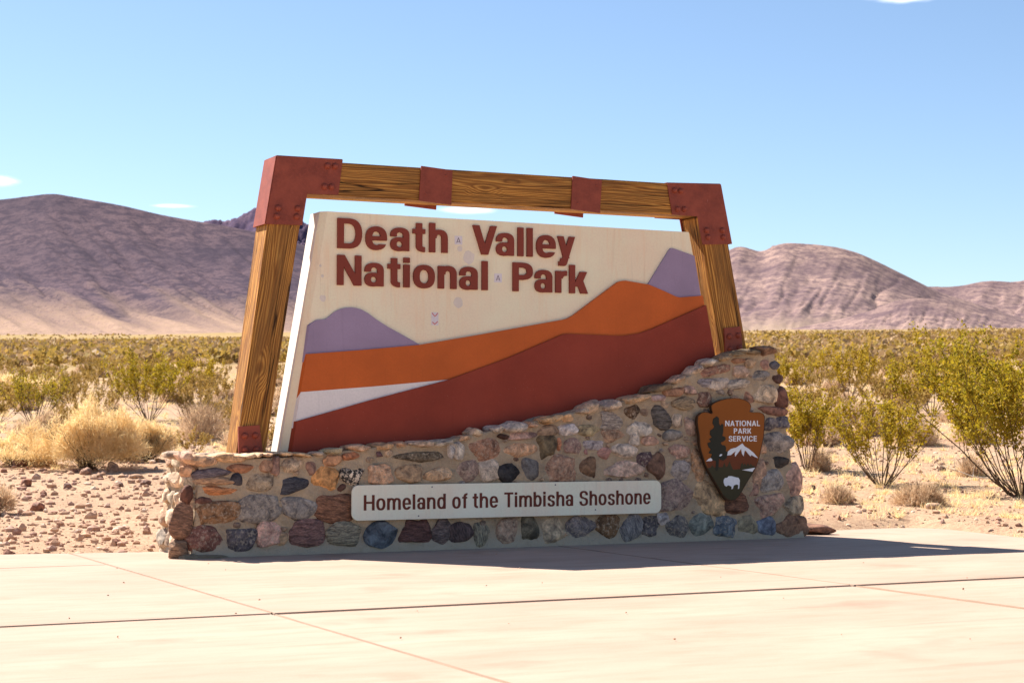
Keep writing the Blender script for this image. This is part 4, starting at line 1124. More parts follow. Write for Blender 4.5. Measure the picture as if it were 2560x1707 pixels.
# ================================================================ ARROWHEAD EMBLEM
YE = -0.10
emb = empty('arrowhead_emblem', (7.2, YE, 0.6))
tag(emb, 'brown arrowhead shaped service emblem with tree, white peak and bison fixed to the wall', 'emblem')
RE = lambda x, y: (1720 + x / 4.612, 960 + y / 4.612)
def epoly(pts, Y): return px_poly([RE(*p) for p in pts], Y)
M['e_brown'] = painted('emblem_brown', (146, 78, 8), 0.05, 0.55); M['e_rust'] = painted('emblem_rust', (112, 52, 18), 0.06, 0.55)
M['e_green'] = painted('emblem_green', (62, 54, 28), 0.06, 0.55); M['e_tree'] = painted('emblem_tree', (38, 36, 22), 0.05, 0.55)
M['e_white'] = painted('emblem_white', (240, 236, 238), 0.02, 0.55); M['e_edge'] = painted('emblem_edge', (70, 44, 22), 0.06, 0.6)
arrow = [(540, 158), (600, 164), (640, 175), (675, 188), (700, 205), (722, 232), (729, 255), (725, 285), (712, 314), (760, 326), (800, 322), (830, 325), (870, 340), (889, 372), (885, 480), (878, 600), (862, 680), (845, 760), (825, 850),
         (795, 940), (750, 1030), (690, 1120), (640, 1210), (590, 1290), (545, 1335), (500, 1345), (450, 1335), (395, 1280), (350, 1200), (290, 1100), (240, 1010), (195, 920), (172, 840), (148, 770), (134, 700), (128, 600), (115, 520),
         (103, 430), (110, 370), (150, 330), (195, 320), (235, 330), (268, 342), (283, 322), (270, 285), (266, 248), (280, 228), (310, 210), (380, 182), (450, 165)]
A0 = epoly(arrow, YE)
cxm = sum(p[0] for p in A0) / len(A0); czm = sum(p[1] for p in A0) / len(A0)
def eadd(name, contours, y0, y1, mat, par=None): return under(solid_contours(name, contours, y0, y1, mat), par or emb)
eadd('edge_board', [A0], YE + 0.004, YE + 0.05, M['e_edge'])
A1 = [(cxm + (x - cxm) * 0.975, czm + (z - czm) * 0.983) for x, z in A0]
FACE = eadd('face', [A1], YE, YE + 0.006, M['e_brown'])
eadd('mount', [[(cxm - .12, czm - .25), (cxm + .12, czm - .25), (cxm + .12, czm + .25), (cxm - .12, czm + .25)]], YE + 0.048, 0.05, M['e_edge'])
def art(name, pts, mat, lift): eadd(name, [epoly(pts, YE)], YE - lift, YE + 0.001, M[mat], FACE)
art('rust_range', [(207, 893), (290, 878), (370, 850), (455, 818), (520, 800), (600, 780), (690, 785), (760, 812), (800, 850), (790, 935), (760, 990), (700, 1000), (500, 1000), (240, 985)], 'e_rust', 0.0015)
art('green_meadow', [(228, 966), (262, 960), (275, 930), (300, 958), (345, 955), (400, 955), (418, 900), (436, 955), (455, 945), (478, 885), (498, 940), (520, 985), (600, 978), (612, 920), (628, 905), (640, 935), (655, 910), (672, 940), (690, 905), (705, 938), (722, 915), (745, 940), (768, 935), (768, 968), (738, 1030), (682, 1118), (632, 1206), (585, 1284), (543, 1325), (500, 1334), (455, 1325), (402, 1274), (358, 1196), (298, 1096), (250, 1010)], 'e_green', 0.003)
art('pine_tree', [(330, 370), (355, 390), (357, 450), (370, 480), (390, 455), (408, 470), (405, 550), (395, 595), (430, 610), (432, 640), (400, 665), (375, 672), (390, 700), (425, 705), (440, 740), (432, 770), (455, 775), (445, 850), (405, 882), (370, 870), (355, 850), (350, 960), (335, 1000), (316, 1000), (320, 885), (290, 880), (262, 850), (275, 805), (235, 795), (262, 750), (235, 725), (222, 680), (262, 662), (242, 632), (275, 612), (250, 580), (255, 535), (290, 510), (300, 490), (280, 450), (290, 400)], 'e_tree', 0.0045)
art('white_peak', [(450, 822), (460, 775), (495, 745), (555, 730), (600, 700), (625, 682), (650, 715), (700, 745), (760, 795), (806, 852), (768, 838), (728, 815), (720, 833), (690, 800), (665, 765), (650, 772), (640, 830), (620, 800), (612, 742), (590, 772), (542, 835), (538, 800), (552, 770), (520, 792), (495, 815)], 'e_white', 0.0045)
art('snow_patch', [(207, 888), (240, 858), (262, 850), (280, 872), (270, 884)], 'e_white', 0.006)
art('snow_patch', [(356, 828), (370, 808), (390, 805), (388, 822), (370, 832)], 'e_white', 0.006)
art('white_lake', [(622, 988), (770, 962), (740, 1008)], 'e_white', 0.006)
art('white_bison', [(410, 1100), (425, 1080), (450, 1078), (465, 1060), (500, 1058), (540, 1070), (580, 1078), (595, 1105), (592, 1150), (588, 1200), (574, 1207), (578, 1162), (560, 1155), (540, 1160), (525, 1168), (515, 1202), (500, 1210), (500, 1180), (470, 1166), (455, 1166), (440, 1180), (420, 1165), (408, 1130)], 'e_white', 0.006)
advc = {'N': .74, 'A': .76, 'T': .62, 'I': .2, 'O': .8, 'L': .52, 'P': .62, 'R': .68, 'K': .68, 'S': .6, 'E': .55, 'V': .74, 'C': .7}
for word, x0, x1, yt, yb in (('NATIONAL', 428, 828, 420, 483), ('PARK', 527, 728, 508, 570), ('SERVICE', 470, 792, 597, 660)):
    Pl = onY(*RE(x0, yb), YE); Pr = onY(*RE(x1, yb - 8), YE); Pt = onY(*RE(x0, yt), YE)
    cap = Pt[2] - Pl[2]; zb = Pl[2]; sp = 0.13
    tot = sum(advc[ch] for ch in word) + sp * (len(word) - 1); k = (Pr[0] - Pl[0]) / tot; x = Pl[0]
    for ch in word:
        letter(ch, x, x + advc[ch] * k, zb, cap, YE - 0.004, YE + 0.001, M['e_white'], lambda o: under(o, FACE), 0.21, 0.16)
        x += (advc[ch] + sp) * k

# ================================================================ PLANTS
def gz(x, y): return float(ground_z(np.array([x]), np.array([y]))[0])
def on_ground(px, py):
    """the place on the desert floor that the pixel looks at"""
    d = ray(px, py); lo, hi = 15.0, 400.0
    t = np.geomspace(lo, hi, 1500) / FPX
    P = CAM[None] + d[None] * t[:, None]
    z = ground_z(P[:, 0], P[:, 1]); below = np.nonzero(P[:, 2] < z)[0]
    k = below[0] if len(below) else -1
    return np.array([P[k, 0], P[k, 1], z[k]])
def tubes(lines, sides=3):
    """lines: list of (points (k,3), radii (k,)) -> V, F quads"""
    Vs, Fs, off = [], [], 0
    for P, r in lines:
        P = np.asarray(P); k = len(P)
        d = np.gradient(P, axis=0); d /= np.linalg.norm(d, axis=1)[:, None] + 1e-9
        ref = np.where(np.abs(d[:, 2:3]) > 0.9, np.array([[1.0, 0, 0]]), np.array([[0, 0, 1.0]]))
        u = np.cross(d, ref); u /= np.linalg.norm(u, axis=1)[:, None] + 1e-9; v = np.cross(d, u)
        a = np.arange(sides) * 2 * np.pi / sides
        ring = P[:, None] + np.asarray(r)[:, None, None] * (np.cos(a)[None, :, None] * u[:, None] + np.sin(a)[None, :, None] * v[:, None])
        ii = np.arange(k * sides).reshape(k, sides) + off; jj = np.roll(ii, -1, 1)
        Vs.append(ring.reshape(-1, 3)); Fs.append(np.stack([ii[:-1], jj[:-1], jj[1:], ii[1:]], -1).reshape(-1, 4)); off += k * sides
    return np.concatenate(Vs), np.concatenate(Fs)
def leaf_quads(C, size, rng, up=0.3, long=1.7):
    n = len(C)
    d = rng.normal(size=(n, 3)); d[:, 2] += up; d /= np.linalg.norm(d, axis=1)[:, None]
    e = np.cross(d, rng.normal(size=(n, 3))); e /= np.linalg.norm(e, axis=1)[:, None] + 1e-9
    s = (size * rng.uniform(0.6, 1.4, n))[:, None]
    V = np.stack([C - d * s * long * .5, C + e * s * .5, C + d * s * long * .5, C - e * s * .5], 1).reshape(-1, 3)
    return V, np.arange(n * 4).reshape(n, 4)
def curve_pts(p0, az, lean, length, rng, k=6, curl=0.5):
    """a branch that starts leaning out and bends upward"""
    P = [np.array(p0, float)]; le = lean; a = az
    for i in range(k - 1):
        st = length / (k - 1)
        P.append(P[-1] + st * np.array([math.cos(a) * math.sin(le), math.sin(a) * math.sin(le), math.cos(le)]))
        le = max(0.05, le - curl * lean / (k - 1) + rng.normal(0, 0.10)); a += rng.normal(0, 0.18)
    return np.array(P)
def creosote(seed, Hh, Wd, n_stem=16, n_leaf=2600, leaf=0.035, bare=0.35, bias=None):
    """stems fanning up from one root crown, small olive leaf sprays on the outer twigs"""
    rng = np.random.default_rng(seed)
    lines, tips = [], []
    for i in range(n_stem):
        az = 2 * np.pi * (i + rng.uniform(-.4, .4)) / n_stem
        f = rng.uniform(0.25, 1.0) ** 0.7
        lean = math.atan2(Wd * 0.5 * f, Hh * 0.9) * 1.25
        L = math.hypot(Wd * 0.5 * f, Hh * rng.uniform(0.72, 1.0) * (1 - 0.22 * f))
        p0 = np.array([math.cos(az), math.sin(az), 0]) * rng.uniform(0.02, 0.10) * Wd * 0.5
        if bias is not None: p0 = p0 + 0
        P = curve_pts(p0, az, lean, L, rng, 8, 0.55)
        r0 = rng.uniform(0.008, 0.015) * (0.6 + 0.25 * Hh)
        lines.append((P, np.linspace(r0, 0.003, 8)))
        for j in range(rng.integers(5, 8)):
            t = rng.uniform(0.32, 0.97); q = t * 7; a = int(q); b = min(a + 1, 7)
            p = P[a] + (P[b] - P[a]) * (q - a)
            S = curve_pts(p, az + rng.normal(0, 0.9), rng.uniform(0.2, 0.95), Hh * rng.uniform(0.14, 0.34), rng, 5, 0.4)
            lines.append((S, np.linspace(r0 * 0.45, 0.002, 5)))
            for w in range(3):
                u = rng.uniform(0.3, 1.0) * 4; c = min(int(u), 3)
                pp = S[c] + (S[c + 1] - S[c]) * (u - c)
                T = curve_pts(pp, rng.uniform(0, 6.28), rng.uniform(0.2, 1.1), Hh * rng.uniform(0.06, 0.16), rng, 4, 0.4)
                lines.append((T, np.linspace(0.003, 0.0015, 4))); tips.append(T)
            tips.append(S[1:])
        tips.append(P[5:])
    V, F = tubes(lines)
    A = []
    for T in tips:
        k = len(T) - 1
        A += [(T[i], T[i + 1]) for i in range(k)]
    A0 = np.array([a for a, b in A]); A1 = np.array([b for a, b in A])
    zmin = bare * Hh
    wgt = np.clip((A0[:, 2] - zmin * 0.5) / (0.5 * Hh), 0.02, 1.0); wgt /= wgt.sum()
    pick = rng.choice(len(A), n_leaf, p=wgt); t = rng.uniform(0, 1.15, n_leaf)[:, None]
    C = A0[pick] + (A1[pick] - A0[pick]) * t + rng.normal(0, 0.022 + 0.008 * Hh, (n_leaf, 3))
    LV, LF = leaf_quads(C, leaf, rng)
    return (V, F), (LV, LF)
def mound(seed, lobes, n, blade=0.2, width=0.007, up=0.55, shell=0.55, low=0.0):
    """dense dry brush: fine blades standing out of lumpy mounds. lobes: (x, y, rx, ry, h)"""
    rng = np.random.default_rng(seed)
    ar = np.array([l[2] * l[3] * 1.0 + l[4] * (l[2] + l[3]) * .5 for l in lobes]); pk = rng.choice(len(lobes), n, p=ar / ar.sum())
    Lb = np.array(lobes)[pk]
    d = rng.normal(size=(n, 3)); d[:, 2] = np.abs(d[:, 2]) + low * 1.5; d /= np.linalg.norm(d, axis=1)[:, None]
    rad = rng.uniform(0, 1, n) ** shell
    lump = 0.82 + 0.26 * fbm(d[:, 0] * 2.3 + Lb[:, 0] * 3, d[:, 1] * 2.3 + d[:, 2] * 2, 3, seed)
    k = (rad * lump)[:, None]
    B = np.stack([Lb[:, 0], Lb[:, 1], np.zeros(n)], -1) + d * k * np.stack([Lb[:, 2], Lb[:, 3], Lb[:, 4]], -1)
    if low > 0:
        hm = max(l[4] for l in lobes)
        keep = rng.uniform(size=n) < np.clip((B[:, 2] / hm - 0.10) / 0.34, 0.05, 1.0)
        B, d, Lb = B[keep], d[keep], Lb[keep]; n = len(B)
    g = d + rng.normal(0, 0.5, (n, 3)); g[:, 2] += up; g /= np.linalg.norm(g, axis=1)[:, None]
    L = (blade * rng.uniform(0.5, 1.3, n))[:, None]
    s = np.cross(g, rng.normal(size=(n, 3))); s /= np.linalg.norm(s, axis=1)[:, None]
    mid = B + g * L * 0.5 + rng.normal(0, 0.12, (n, 3)) * L
    tip = B + g * L + rng.normal(0, 0.2, (n, 3)) * L
    w = width * rng.uniform(0.6, 1.4, n)[:, None]
    V = np.stack([B - s * w, B + s * w, mid + s * w * .8, mid - s * w * .8, tip], 1).reshape(-1, 3)
    V[:, 2] = np.maximum(V[:, 2], 0.0)
    i = np.arange(n) * 5
    return V, [np.stack([i, i + 1, i + 2, i + 3], -1), np.stack([i + 3, i + 2, i + 4], -1)]
def twiggy(seed, Hh, Wd, n_stem=40, fine=6):
    """leafless dead brush: crooked thin twigs"""
    rng = np.random.default_rng(seed); lines = []
    for i in range(n_stem):
        az = rng.uniform(0, 6.283); f = rng.uniform(0.1, 1.0)
        lean = math.atan2(Wd * .5 * f, Hh * .8) * 1.1; L = math.hypot(Wd * .5 * f, Hh * rng.uniform(.6, 1.0) * (1 - .25 * f))
        P = curve_pts(rng.normal(0, 0.05 * Wd, 3) * (1, 1, 0), az, lean, L, rng, 6, 0.3)
        lines.append((P, np.linspace(0.006, 0.002, 6)))
        for j in range(fine):
            q = rng.uniform(0.25, 1.0) * 5; a = min(int(q), 4); p = P[a] + (P[a + 1] - P[a]) * (q - a)
            lines.append((curve_pts(p, az + rng.normal(0, 1.0), rng.uniform(.2, 1.3), Hh * rng.uniform(.12, .3), rng, 4, 0.2), np.linspace(0.003, 0.0015, 4)))
    return tubes(lines)

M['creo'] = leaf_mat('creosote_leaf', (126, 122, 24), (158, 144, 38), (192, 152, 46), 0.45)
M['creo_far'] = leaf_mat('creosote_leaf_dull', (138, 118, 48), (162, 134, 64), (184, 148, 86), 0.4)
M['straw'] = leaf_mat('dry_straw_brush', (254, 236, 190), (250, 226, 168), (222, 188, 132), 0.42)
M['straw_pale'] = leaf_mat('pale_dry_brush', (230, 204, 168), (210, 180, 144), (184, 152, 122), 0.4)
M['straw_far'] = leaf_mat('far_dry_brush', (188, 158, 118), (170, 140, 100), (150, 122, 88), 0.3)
def bark(name, rgb):
    m = Mat(name, 0.9, 0.1); n = m.noise(m.coord(), 25, 3, .6)
    m.base(m.mix(m.ramp(n, [(0.35, 0.0), (0.65, 1.0)]), tuple(x * .6 for x in lin(rgb)), lin(rgb))); return m.m
M['stem'] = bark('creosote_stem', (104, 84, 66)); M['twig'] = bark('dead_twig', (150, 124, 100)); M['bleached'] = bark('bleached_branch', (226, 212, 194))

def shrub(parts, loc, name, label, cat, group=None, rz=0.0, sc_=1.0):
    r = empty(name, loc); r.rotation_euler = (0, 0, rz); r.scale = (sc_,) * 3
    tag(r, label, cat, group)
    for nm, me, mat in parts: link(nm, me, mat, r)
    return r
def creo_parts(*a, far=False, **k):
    (V, F), (LV, LF) = creosote(*a, **k)
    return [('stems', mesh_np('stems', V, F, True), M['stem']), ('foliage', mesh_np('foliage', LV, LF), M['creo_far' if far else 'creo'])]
def spot(px, py):
    p = on_ground(px, py); b = (p - CAM) @ Fh; return p, FPX / b          # place, pixels per metre

# --- near bushes, one by one
def near_creosote(px, py, hpx, wpx, label, seed, n_leaf, n_stem=16, leaf=0.035, bare=0.35):
    p, s = spot(px, py)
    return shrub(creo_parts(seed, hpx / s, wpx / s, n_stem, n_leaf, leaf, bare), (p[0], p[1], p[2] - 0.02), 'creosote_bush', label, 'bush', 'creosote bushes growing near the sign')
near_creosote(2556, 1240, 375, 760, 'tallest green creosote bush, cut off by the right edge of the picture', 101, 24000, 36, 0.036, 0.22)
near_creosote(2205, 1214, 215, 330, 'spreading creosote bush with bare black stems between wall and tall bush', 102, 5200, 20, 0.033, 0.25)
near_creosote(2020, 1178, 205, 150, 'narrow creosote bush right beside the wall\'s right end', 103, 3800, 14, 0.034, 0.3)
near_creosote(88, 1066, 140, 190, 'dark stemmed creosote bush at left edge behind the straw brush', 104, 2600, 22, 0.035, 0.3)
near_creosote(372, 1052, 165, 230, 'rounded creosote bush behind the straw brush, left of the timber post', 105, 6000, 18, 0.038, 0.25)
near_creosote(2122, 1010, 150, 190, 'creosote bush on the slope behind the narrow one', 106, 3000, 14, 0.05, 0.25)
near_creosote(2330, 1040, 160, 220, 'loose creosote bush on the slope left of the tallest bush', 107, 3000, 14, 0.05, 0.25)
near_creosote(2560, 1075, 170, 230, 'creosote bush half hidden behind the tallest bush at the right edge', 108, 2600, 14, 0.05, 0.25)
near_creosote(500, 985, 100, 150, 'small creosote bush just left of the timber post', 109, 2000, 12, 0.05, 0.25)
near_creosote(1985, 985, 90, 120, 'small creosote bush showing past the wall\'s top right corner', 110, 1800, 12, 0.05, 0.25)
# straw brush heap at the left: three separate clumps
def near_mound(px, py, lobes_px, n, label, seed, mat='straw', blade=0.11, width=0.0048, name='dry_brush', cat='brush', grp='straw brush clumps left of the wall', core=True):
    p, s = spot(px, py)
    lobes = [(a / s, b / s, 1.12 * rx / s, 1.12 * ry / s, 1.06 * h / s) for a, b, rx, ry, h in lobes_px]
    rl = np.random.default_rng(seed + 9); small = []
    for (a, b, rx, ry, h) in lobes:
        for q in range(9):
            an = rl.uniform(0, 6.28); f = rl.uniform(0.35, 0.95); zz = math.sqrt(max(0.0, 1 - f * f))
            k = rl.uniform(0.32, 0.5)
            small.append((a + rx * f * math.cos(an), b + ry * f * math.sin(an), rx * k, ry * k, h * min(1.0, (zz * 0.8 + k * 0.5) * rl.uniform(0.8, 1.1))))
        small.append((a, b, rx * .5, ry * .5, h))
    lobes = small
    V, F = mound(seed, lobes, n, blade, width, 0.12, 0.30, 0.2)
    Wd = max(abs(l[0]) + l[2] for l in lobes); Hh = max(l[4] for l in lobes)
    tw = twiggy(seed + 1, Hh * 0.66, Wd * 1.35, 120, 7)
    r = shrub([('twigs', mesh_np('twigs', *tw, True), M['stem']), ('dry_foliage', mesh_np('dry_foliage', V, F), M[mat])], (p[0], p[1], p[2] - 0.02), name, label, cat, grp)
    r.rotation_euler = (0, 0, ANG - math.pi / 2)
    return r
near_mound(225, 1174, [(0, 0, 120, 90, 208), (-85, -5, 95, 70, 140), (60, -25, 85, 60, 140)], 70000, 'tallest straw yellow brush clump beside the rocks left of the wall', 201)
near_mound(45, 1165, [(-10, 0, 90, 70, 92), (70, -10, 60, 50, 80)], 26000, 'low straw yellow brush clump running out of the left edge', 202)
near_mound(362, 1152, [(0, 0, 85, 60, 118), (35, 10, 55, 45, 90)], 30000, 'small straw yellow brush clump nearest the wall\'s left end', 203)
near_mound(20, 1000, [(0, 0, 90, 60, 70), (80, 0, 50, 40, 62)], 7000, 'pale straw brush behind the dark stemmed creosote at left edge', 204, 'straw', 0.24, 0.012)
near_mound(-28, 1285, [(0, 0, 60, 50, 75)], 4500, 'low brown brush cut off by the left edge near the pad', 205, 'straw_pale', 0.18, 0.006)
# leafless brush
def near_twig(px, py, hpx, wpx, label, seed, n=46, fine=6, fol=2200, grp='grey leafless brush by the sign'):
    p, s = spot(px, py); Hh, Wd = hpx / s, wpx / s
    V, F = mound(seed + 5, [(0, 0, Wd * .5, Wd * .45, Hh * .85)], fol, 0.14, 0.0045 + 0.0000, 0.7, 0.5)
    return shrub([('twigs', mesh_np('twigs', *twiggy(seed, Hh, Wd, n, fine), True), M['twig']), ('dry_foliage', mesh_np('dry_foliage', V, F), M['straw_pale'])], (p[0], p[1], p[2] - 0.02), 'dead_brush', label, 'brush', grp)
near_twig(505, 1100, 130, 170, 'grey leafless brush against the timber post at left', 301, 60, 8, 6000)
near_twig(2095, 1258, 55, 90, 'small grey twiggy tuft on the gravel right of the wall', 302, 30, 6, 1500)
near_twig(2300, 1262, 65, 150, 'wide low grey tuft in front of the spreading creosote', 303, 60, 7, 4200)
near_twig(2425, 1190, 62, 80, 'small dark grey tuft left of the tall bush\'s stems', 304, 34, 6, 1600)
near_twig(2050, 1178, 70, 70, 'small dry tuft beside the narrow creosote\'s foot', 305, 26, 6, 1400)
near_twig(2180, 1090, 95, 130, 'pale leafless brush above the spreading creosote bush', 306, 44, 6, 4200)
near_twig(2290, 1110, 85, 150, 'pale leafless brush between the spreading and the tallest creosote', 307, 44, 6, 4200)
near_twig(2080, 1085, 85, 120, 'pale leafless brush behind the narrow creosote bush', 308, 40, 6, 3800)
near_twig(2440, 1105, 80, 130, 'pale leafless brush seen through the tallest bush', 309, 40, 6, 3800)
# a bleached fallen branch under the tall bush
p, s = spot(2460, 1205)
rng2 = np.random.default_rng(77)
Ln = []
main = np.array([(-.75, .3, .30), (-.5, .15, .22), (-.2, .0, .10), (.15, -.05, .06), (.5, -.02, .03)])
Ln.append((main, np.array([.006, .009, .011, .012, .012])))
for a_, v_ in ((1, (-.05, .05, .35)), (0, (-.1, .02, .18)), (2, (.05, .1, .2))):
    Ln.append((np.array([main[a_], main[a_] + np.array(v_) * .5 + rng2.normal(0, .02, 3), main[a_] + np.array(v_)]), np.array([.007, .005, .003])))
o = link('fallen_branch', mesh_np('fallen_branch', *tubes(Ln, 5), True), M['bleached']); o.location = (p[0], p[1], p[2]); o.rotation_euler = (0, 0, ANG - math.pi / 2)
tag(o, 'bleached white dead branch lying under the tall bush at right', 'branch')

# --- scattered bushes up the plain, each its own object
rs = np.random.default_rng(12)
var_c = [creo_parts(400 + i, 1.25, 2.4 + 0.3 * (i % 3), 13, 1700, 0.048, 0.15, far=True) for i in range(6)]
var_b = []
for i in range(4):
    V, F = mound(450 + i, [(0, 0, .6, .55, .6), (.4, .1, .4, .4, .45)], 2200, 0.26, 0.013)
    var_b.append([('dry_foliage', mesh_np('dry_foliage', V, F), M['straw_pale'])])
taken = []
def free(x, y, r):
    for q in taken:
        if (q[0] - x) ** 2 + (q[1] - y) ** 2 < (q[2] + r) ** 2: return False
    return True
cnt_c = cnt_b = 0
bands = [(40, 58, 34), (58, 80, 78), (80, 112, 140), (112, 150, 150)]
for b0, b1, num in bands:
    k = tr = 0
    while k < num and tr < 4000:
        tr += 1
        b = math.sqrt(rs.uniform(b0 * b0, b1 * b1)); px = rs.uniform(-90, 2650)
        if 715 < px < 1735: continue
        if b < 62 and (330 < px < 470 or px < 110 or 2000 < px < 2500) and rs.uniform() < 0.75: continue
        tx = (px - W / 2) / FPX; x = CAM[0] + b * (Fh[0] + tx * Rv[0]); y = CAM[1] + b * (Fh[1] + tx * Rv[1])
        if not free(x, y, 0.62): continue
        taken.append((x, y, 0.62)); k += 1
        is_c = rs.uniform() < 0.64
        z = gz(x, y) - 0.03
        near_b = b < 80
        side = 'left of the sign' if px < 1000 else 'right of the sign'
        where = 'nearer' if near_b else 'farther'
        k_ = rs.uniform(0.40, 0.85) if is_c else rs.uniform(0.55, 1.1)
        size = ('small' if k_ < (0.62 if is_c else 0.82) else 'large')
        if is_c:
            shrub(var_c[rs.integers(6)], (x, y, z), 'creosote_bush', '%s olive creosote bush on the %s plain, %s' % (size, where, side), 'bush',
                  '%s creosote bushes on the %s plain, %s' % (size, where, side), rs.uniform(0, 6.28), k_)
        else:
            shrub(var_b[rs.integers(4)], (x, y, z), 'dry_brush', '%s pale dry brush clump on the %s plain, %s' % (size, where, side), 'brush',
                  '%s dry brush clumps on the %s plain, %s' % (size, where, side), rs.uniform(0, 6.28), k_)

# --- scrub too far off to count: one mass
def far_scrub():
    rng = np.random.default_rng(31)
    n = 13000
    b = np.exp(rng.uniform(math.log(90), math.log(1500), n)); px = rng.uniform(-900, 3460, n)
    ok = (b > 150) | (px < -90) | (px > 2650) | ((px > 760) & (px < 1700)); b, px = b[ok], px[ok]; n = len(b)
    tx = (px - W / 2) / FPX
    x = CAM[0] + b * (Fh[0] + tx * Rv[0]); y = CAM[1] + b * (Fh[1] + tx * Rv[1]); z = ground_z(x, y)
    k = np.where(b < 300, 20, np.where(b < 600, 11, 6))
    own = np.repeat(np.arange(n), k); m = len(own)
    d = rng.normal(size=(m, 3)); d /= np.linalg.norm(d, axis=1)[:, None]; d *= rng.uniform(0.4, 1, m)[:, None]
    sz = rng.uniform(0.7, 1.3, n)[own]
    C = np.stack([x[own], y[own], z[own]], -1) + np.stack([d[:, 0] * 1.0, d[:, 1] * 1.0, np.abs(d[:, 2]) * 1.15 + 0.12], -1) * sz[:, None]
    size = np.where(b < 300, 0.42, np.where(b < 600, 0.62, 0.9))[own]
    V, F = leaf_quads(C, size, rng, 0.3, 1.3)
    return V, F, own
V, F, own = far_scrub()
split = (np.random.default_rng(3).uniform(size=own.max() + 1) < 0.55)[own]
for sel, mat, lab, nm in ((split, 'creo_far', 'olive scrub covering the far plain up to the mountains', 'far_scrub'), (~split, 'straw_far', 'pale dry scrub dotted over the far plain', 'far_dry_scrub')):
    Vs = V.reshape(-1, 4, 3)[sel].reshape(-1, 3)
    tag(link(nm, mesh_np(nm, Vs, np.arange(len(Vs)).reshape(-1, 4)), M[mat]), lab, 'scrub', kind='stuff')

# --- dry grass and litter on the gravel
def tufts():
    rng = np.random.default_rng(41); n = 4200
    b = np.exp(rng.uniform(math.log(25), math.log(140), n)); px = rng.uniform(-80, 2640, n)
    ok = ((px < 640) & (b > 29)) | ((px > 1900) & (b > 25.0)); b, px = b[ok], px[ok]
    ok = rng.uniform(size=len(b)) < np.where(px > 1900, np.clip((b - 25) / 6, 0.05, 1), np.clip((b - 36) / 8, 0.0, 1)); b, px = b[ok], px[ok]; n = len(b)
    tx = (px - W / 2) / FPX
    x = CAM[0] + b * (Fh[0] + tx * Rv[0]); y = CAM[1] + b * (Fh[1] + tx * Rv[1]); z = ground_z(x, y)
    k = 34; own = np.repeat(np.arange(n), k); m = len(own)
    r = rng.uniform(0.05, 0.22, n)[own]
    B = np.stack([x[own], y[own], z[own] - .01], -1) + rng.normal(0, 0.5, (m, 3)) * r[:, None] * (1, 1, 0)
    g = rng.normal(0, 0.6, (m, 3)); g[:, 2] = np.abs(g[:, 2]) * .6 + .5; g /= np.linalg.norm(g, axis=1)[:, None]
    L = (rng.uniform(0.06, 0.2, m))[:, None]; s = np.cross(g, rng.normal(size=(m, 3))); s /= np.linalg.norm(s, axis=1)[:, None]; w = 0.003 + 0.00012 * b[own][:, None]
    V = np.stack([B - s * w, B + s * w, B + g * L], 1).reshape(-1, 3)
    return V, np.arange(m * 3).reshape(m, 3)
tag(link('dry_grass', mesh_np('dry_grass', *tufts()), M['straw']), 'thin dry grass and litter over the gravel', 'grass', kind='stuff')

# ================================================================ ROCKS AND GRAVEL
def gravel():
    rng = np.random.default_rng(51)
    n = 42000
    b = np.exp(rng.uniform(math.log(21.5), math.log(52), n)); px = rng.uniform(-120, 2680, n)
    ok = (px < 700) | (px > 1850); b, px = b[ok], px[ok]
    tx = (px - W / 2) / FPX
    x = CAM[0] + b * (Fh[0] + tx * Rv[0]); y = CAM[1] + b * (Fh[1] + tx * Rv[1])
    left = px < 700
    ok = np.where(left, (y > 1.75 + 0.0 * x) & ((x < -0.3) | (y > 1.6)), (x > 11.75) | (y > 1.45)); b, px, x, y, left = b[ok], px[ok], x[ok], y[ok], left[ok]
    n = len(b)
    z = ground_z(x, y)
    size = np.where(left, 0.005 + 0.075 * rng.uniform(size=n) ** 11, 0.005 + 0.045 * rng.uniform(size=n) ** 9)
    # a few crumbs blown onto the pad
    m = 46
    xp = rng.uniform(-4, 9, m); yp = rng.uniform(-10.5, -0.8, m)
    x = np.concatenate([x, xp]); y = np.concatenate([y, yp]); z = np.concatenate([z, np.full(m, 0.002)]); size = np.concatenate([size, rng.uniform(0.004, 0.010, m)]); n += m
    bm = bmesh.new(); bmesh.ops.create_icosphere(bm, subdivisions=1, radius=1)
    T0 = np.array([v.co[:] for v in bm.verts]); TF = np.array([[v.index for v in f.verts] for f in bm.faces]); bm.free()
    sc3 = size[:, None] * np.stack([rng.uniform(.7, 1.5, n), rng.uniform(.7, 1.5, n), rng.uniform(.55, 1.1, n)], -1)
    an = rng.uniform(0, 6.28, n); c, s = np.cos(an), np.sin(an)
    P = T0[None] * (1 + rng.uniform(-.28, .2, (n, len(T0), 1))) * sc3[:, None]
    X = P[..., 0] * c[:, None] - P[..., 1] * s[:, None] + x[:, None]; Y = P[..., 0] * s[:, None] + P[..., 1] * c[:, None] + y[:, None]
    Z = P[..., 2] + z[:, None] + 0.25 * sc3[:, 2:3]
    V = np.stack([X, Y, Z], -1).reshape(-1, 3)
    F = (TF[None] + (np.arange(n) * len(T0))[:, None, None]).reshape(-1, 3)
    return V, F
tag(link('gravel', mesh_np('gravel', *gravel()), M['pebble']), 'loose brown pebbles strewn over the desert floor', 'gravel', kind='stuff')
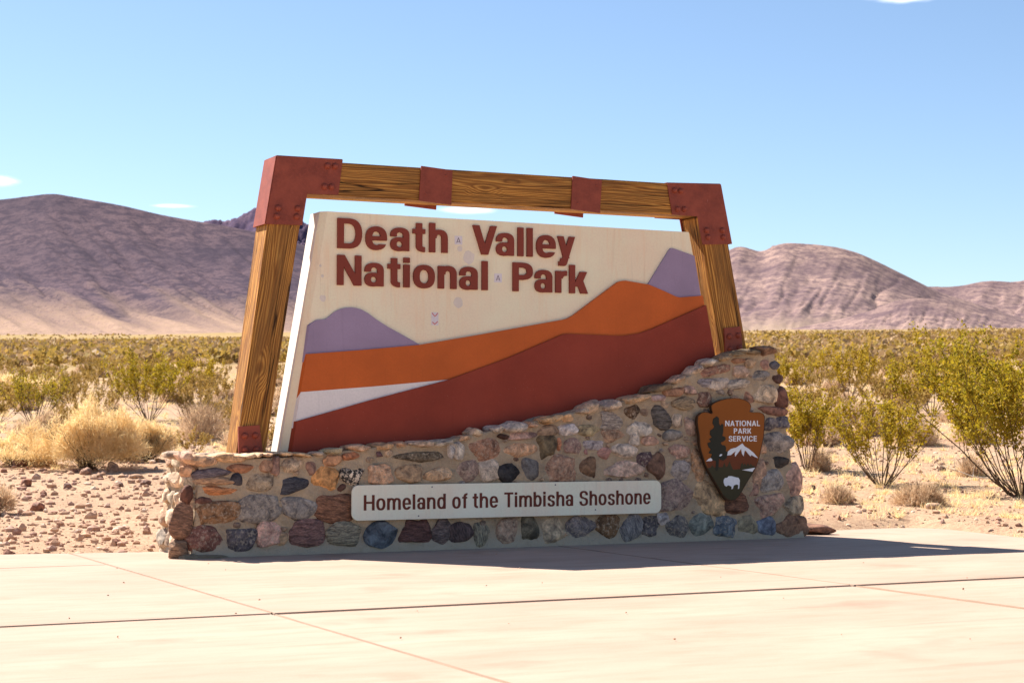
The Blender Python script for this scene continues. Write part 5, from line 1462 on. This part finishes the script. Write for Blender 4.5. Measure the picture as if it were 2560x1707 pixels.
ROCKS = [(48, 1166, 34, 24, (128, 92, 84), 'dark purple rock beside the pale rock under the straw brush'), (84, 1164, 32, 34, (216, 190, 158), 'pale cream rock under the straw brush at left'),
 (282, 1178, 24, 26, (176, 138, 112), 'tan rock in the shade under the tallest straw brush'), (66, 1216, 28, 22, (140, 92, 72), 'red brown rock on the gravel below the pale rock'),
 (92, 1276, 34, 26, (128, 84, 70), 'red brown rock nearest the pad at left'), (365, 1212, 28, 14, (126, 92, 80), 'dark flat rock near the wall\'s left end'),
 (215, 1186, 30, 20, (160, 124, 104), 'grey brown rock in front of the tallest straw brush'), (170, 1222, 22, 16, (132, 104, 98), 'small grey rock on the gravel left of centre clump'),
 (245, 1196, 22, 14, (176, 140, 110), 'small tan rock right of the grey brown rock'), (118, 1162, 40, 14, (170, 128, 98), 'long flat tan rock right of the pale rock'),
 (340, 1196, 30, 12, (182, 146, 116), 'flat tan slab of rock before the small straw brush'), (445, 1115, 26, 18, (100, 78, 66), 'dark rock just behind the wall\'s left top'),
 (530, 1112, 28, 16, (116, 90, 74), 'dark rock left of the timber post\'s foot behind the wall'), (300, 1216, 18, 12, (120, 96, 86), 'small dark rock between the gravel and the wall'),
 (2335, 1272, 34, 16, (206, 172, 140), 'pale flat rock on the gravel in front of the wide grey tuft'), (2030, 1225, 24, 14, (150, 116, 92), 'brown rock beside the wall\'s right end'),
 (2355, 1178, 20, 18, (96, 74, 60), 'small dark rock left of the dark grey tuft'), (2133, 1252, 16, 9, (200, 170, 140), 'small pale rock at the foot of the small grey tuft')]
for i, (px, py, w, h, c, lab) in enumerate(ROCKS):
    p, s = spot(px, py)
    me = rock_mesh(np.random.default_rng(600 + i), 3, 2.6, 0.22, 'rock')
    me.transform(Matrix.Diagonal((w / s * .55, w / s * .45, h / s * .6, 1)))
    o = link('rock', me, M['stone_plain']); o.location = (p[0], p[1], p[2] + h / s * 0.28); o.rotation_euler = (0.1, 0.05, i * 1.3)
    cc = lin(tuple(v * .72 + w * .28 for v, w in zip(c, (176, 146, 120)))); o.color = (*cc, 1); tag(o, lab, 'rock', 'rocks on the desert floor')
# the flat broken slab leaning at the wall's right foot
p = onZ(2062, 1336, 0.0)
me = rock_mesh(np.random.default_rng(640), 3, 3.4, 0.2, 'rock'); me.transform(Matrix.Diagonal((0.27, 0.16, 0.075, 1)))
o = link('rock', me, M['stone_plain']); o.location = (p[0] - 0.02, p[1] + 0.12, 0.07); o.rotation_euler = (0.0, 0.12, -0.35); o.color = (*lin((150, 112, 92)), 1)
tag(o, 'flat brown slab of rock lying at the wall\'s right foot', 'rock', 'rocks on the desert floor')
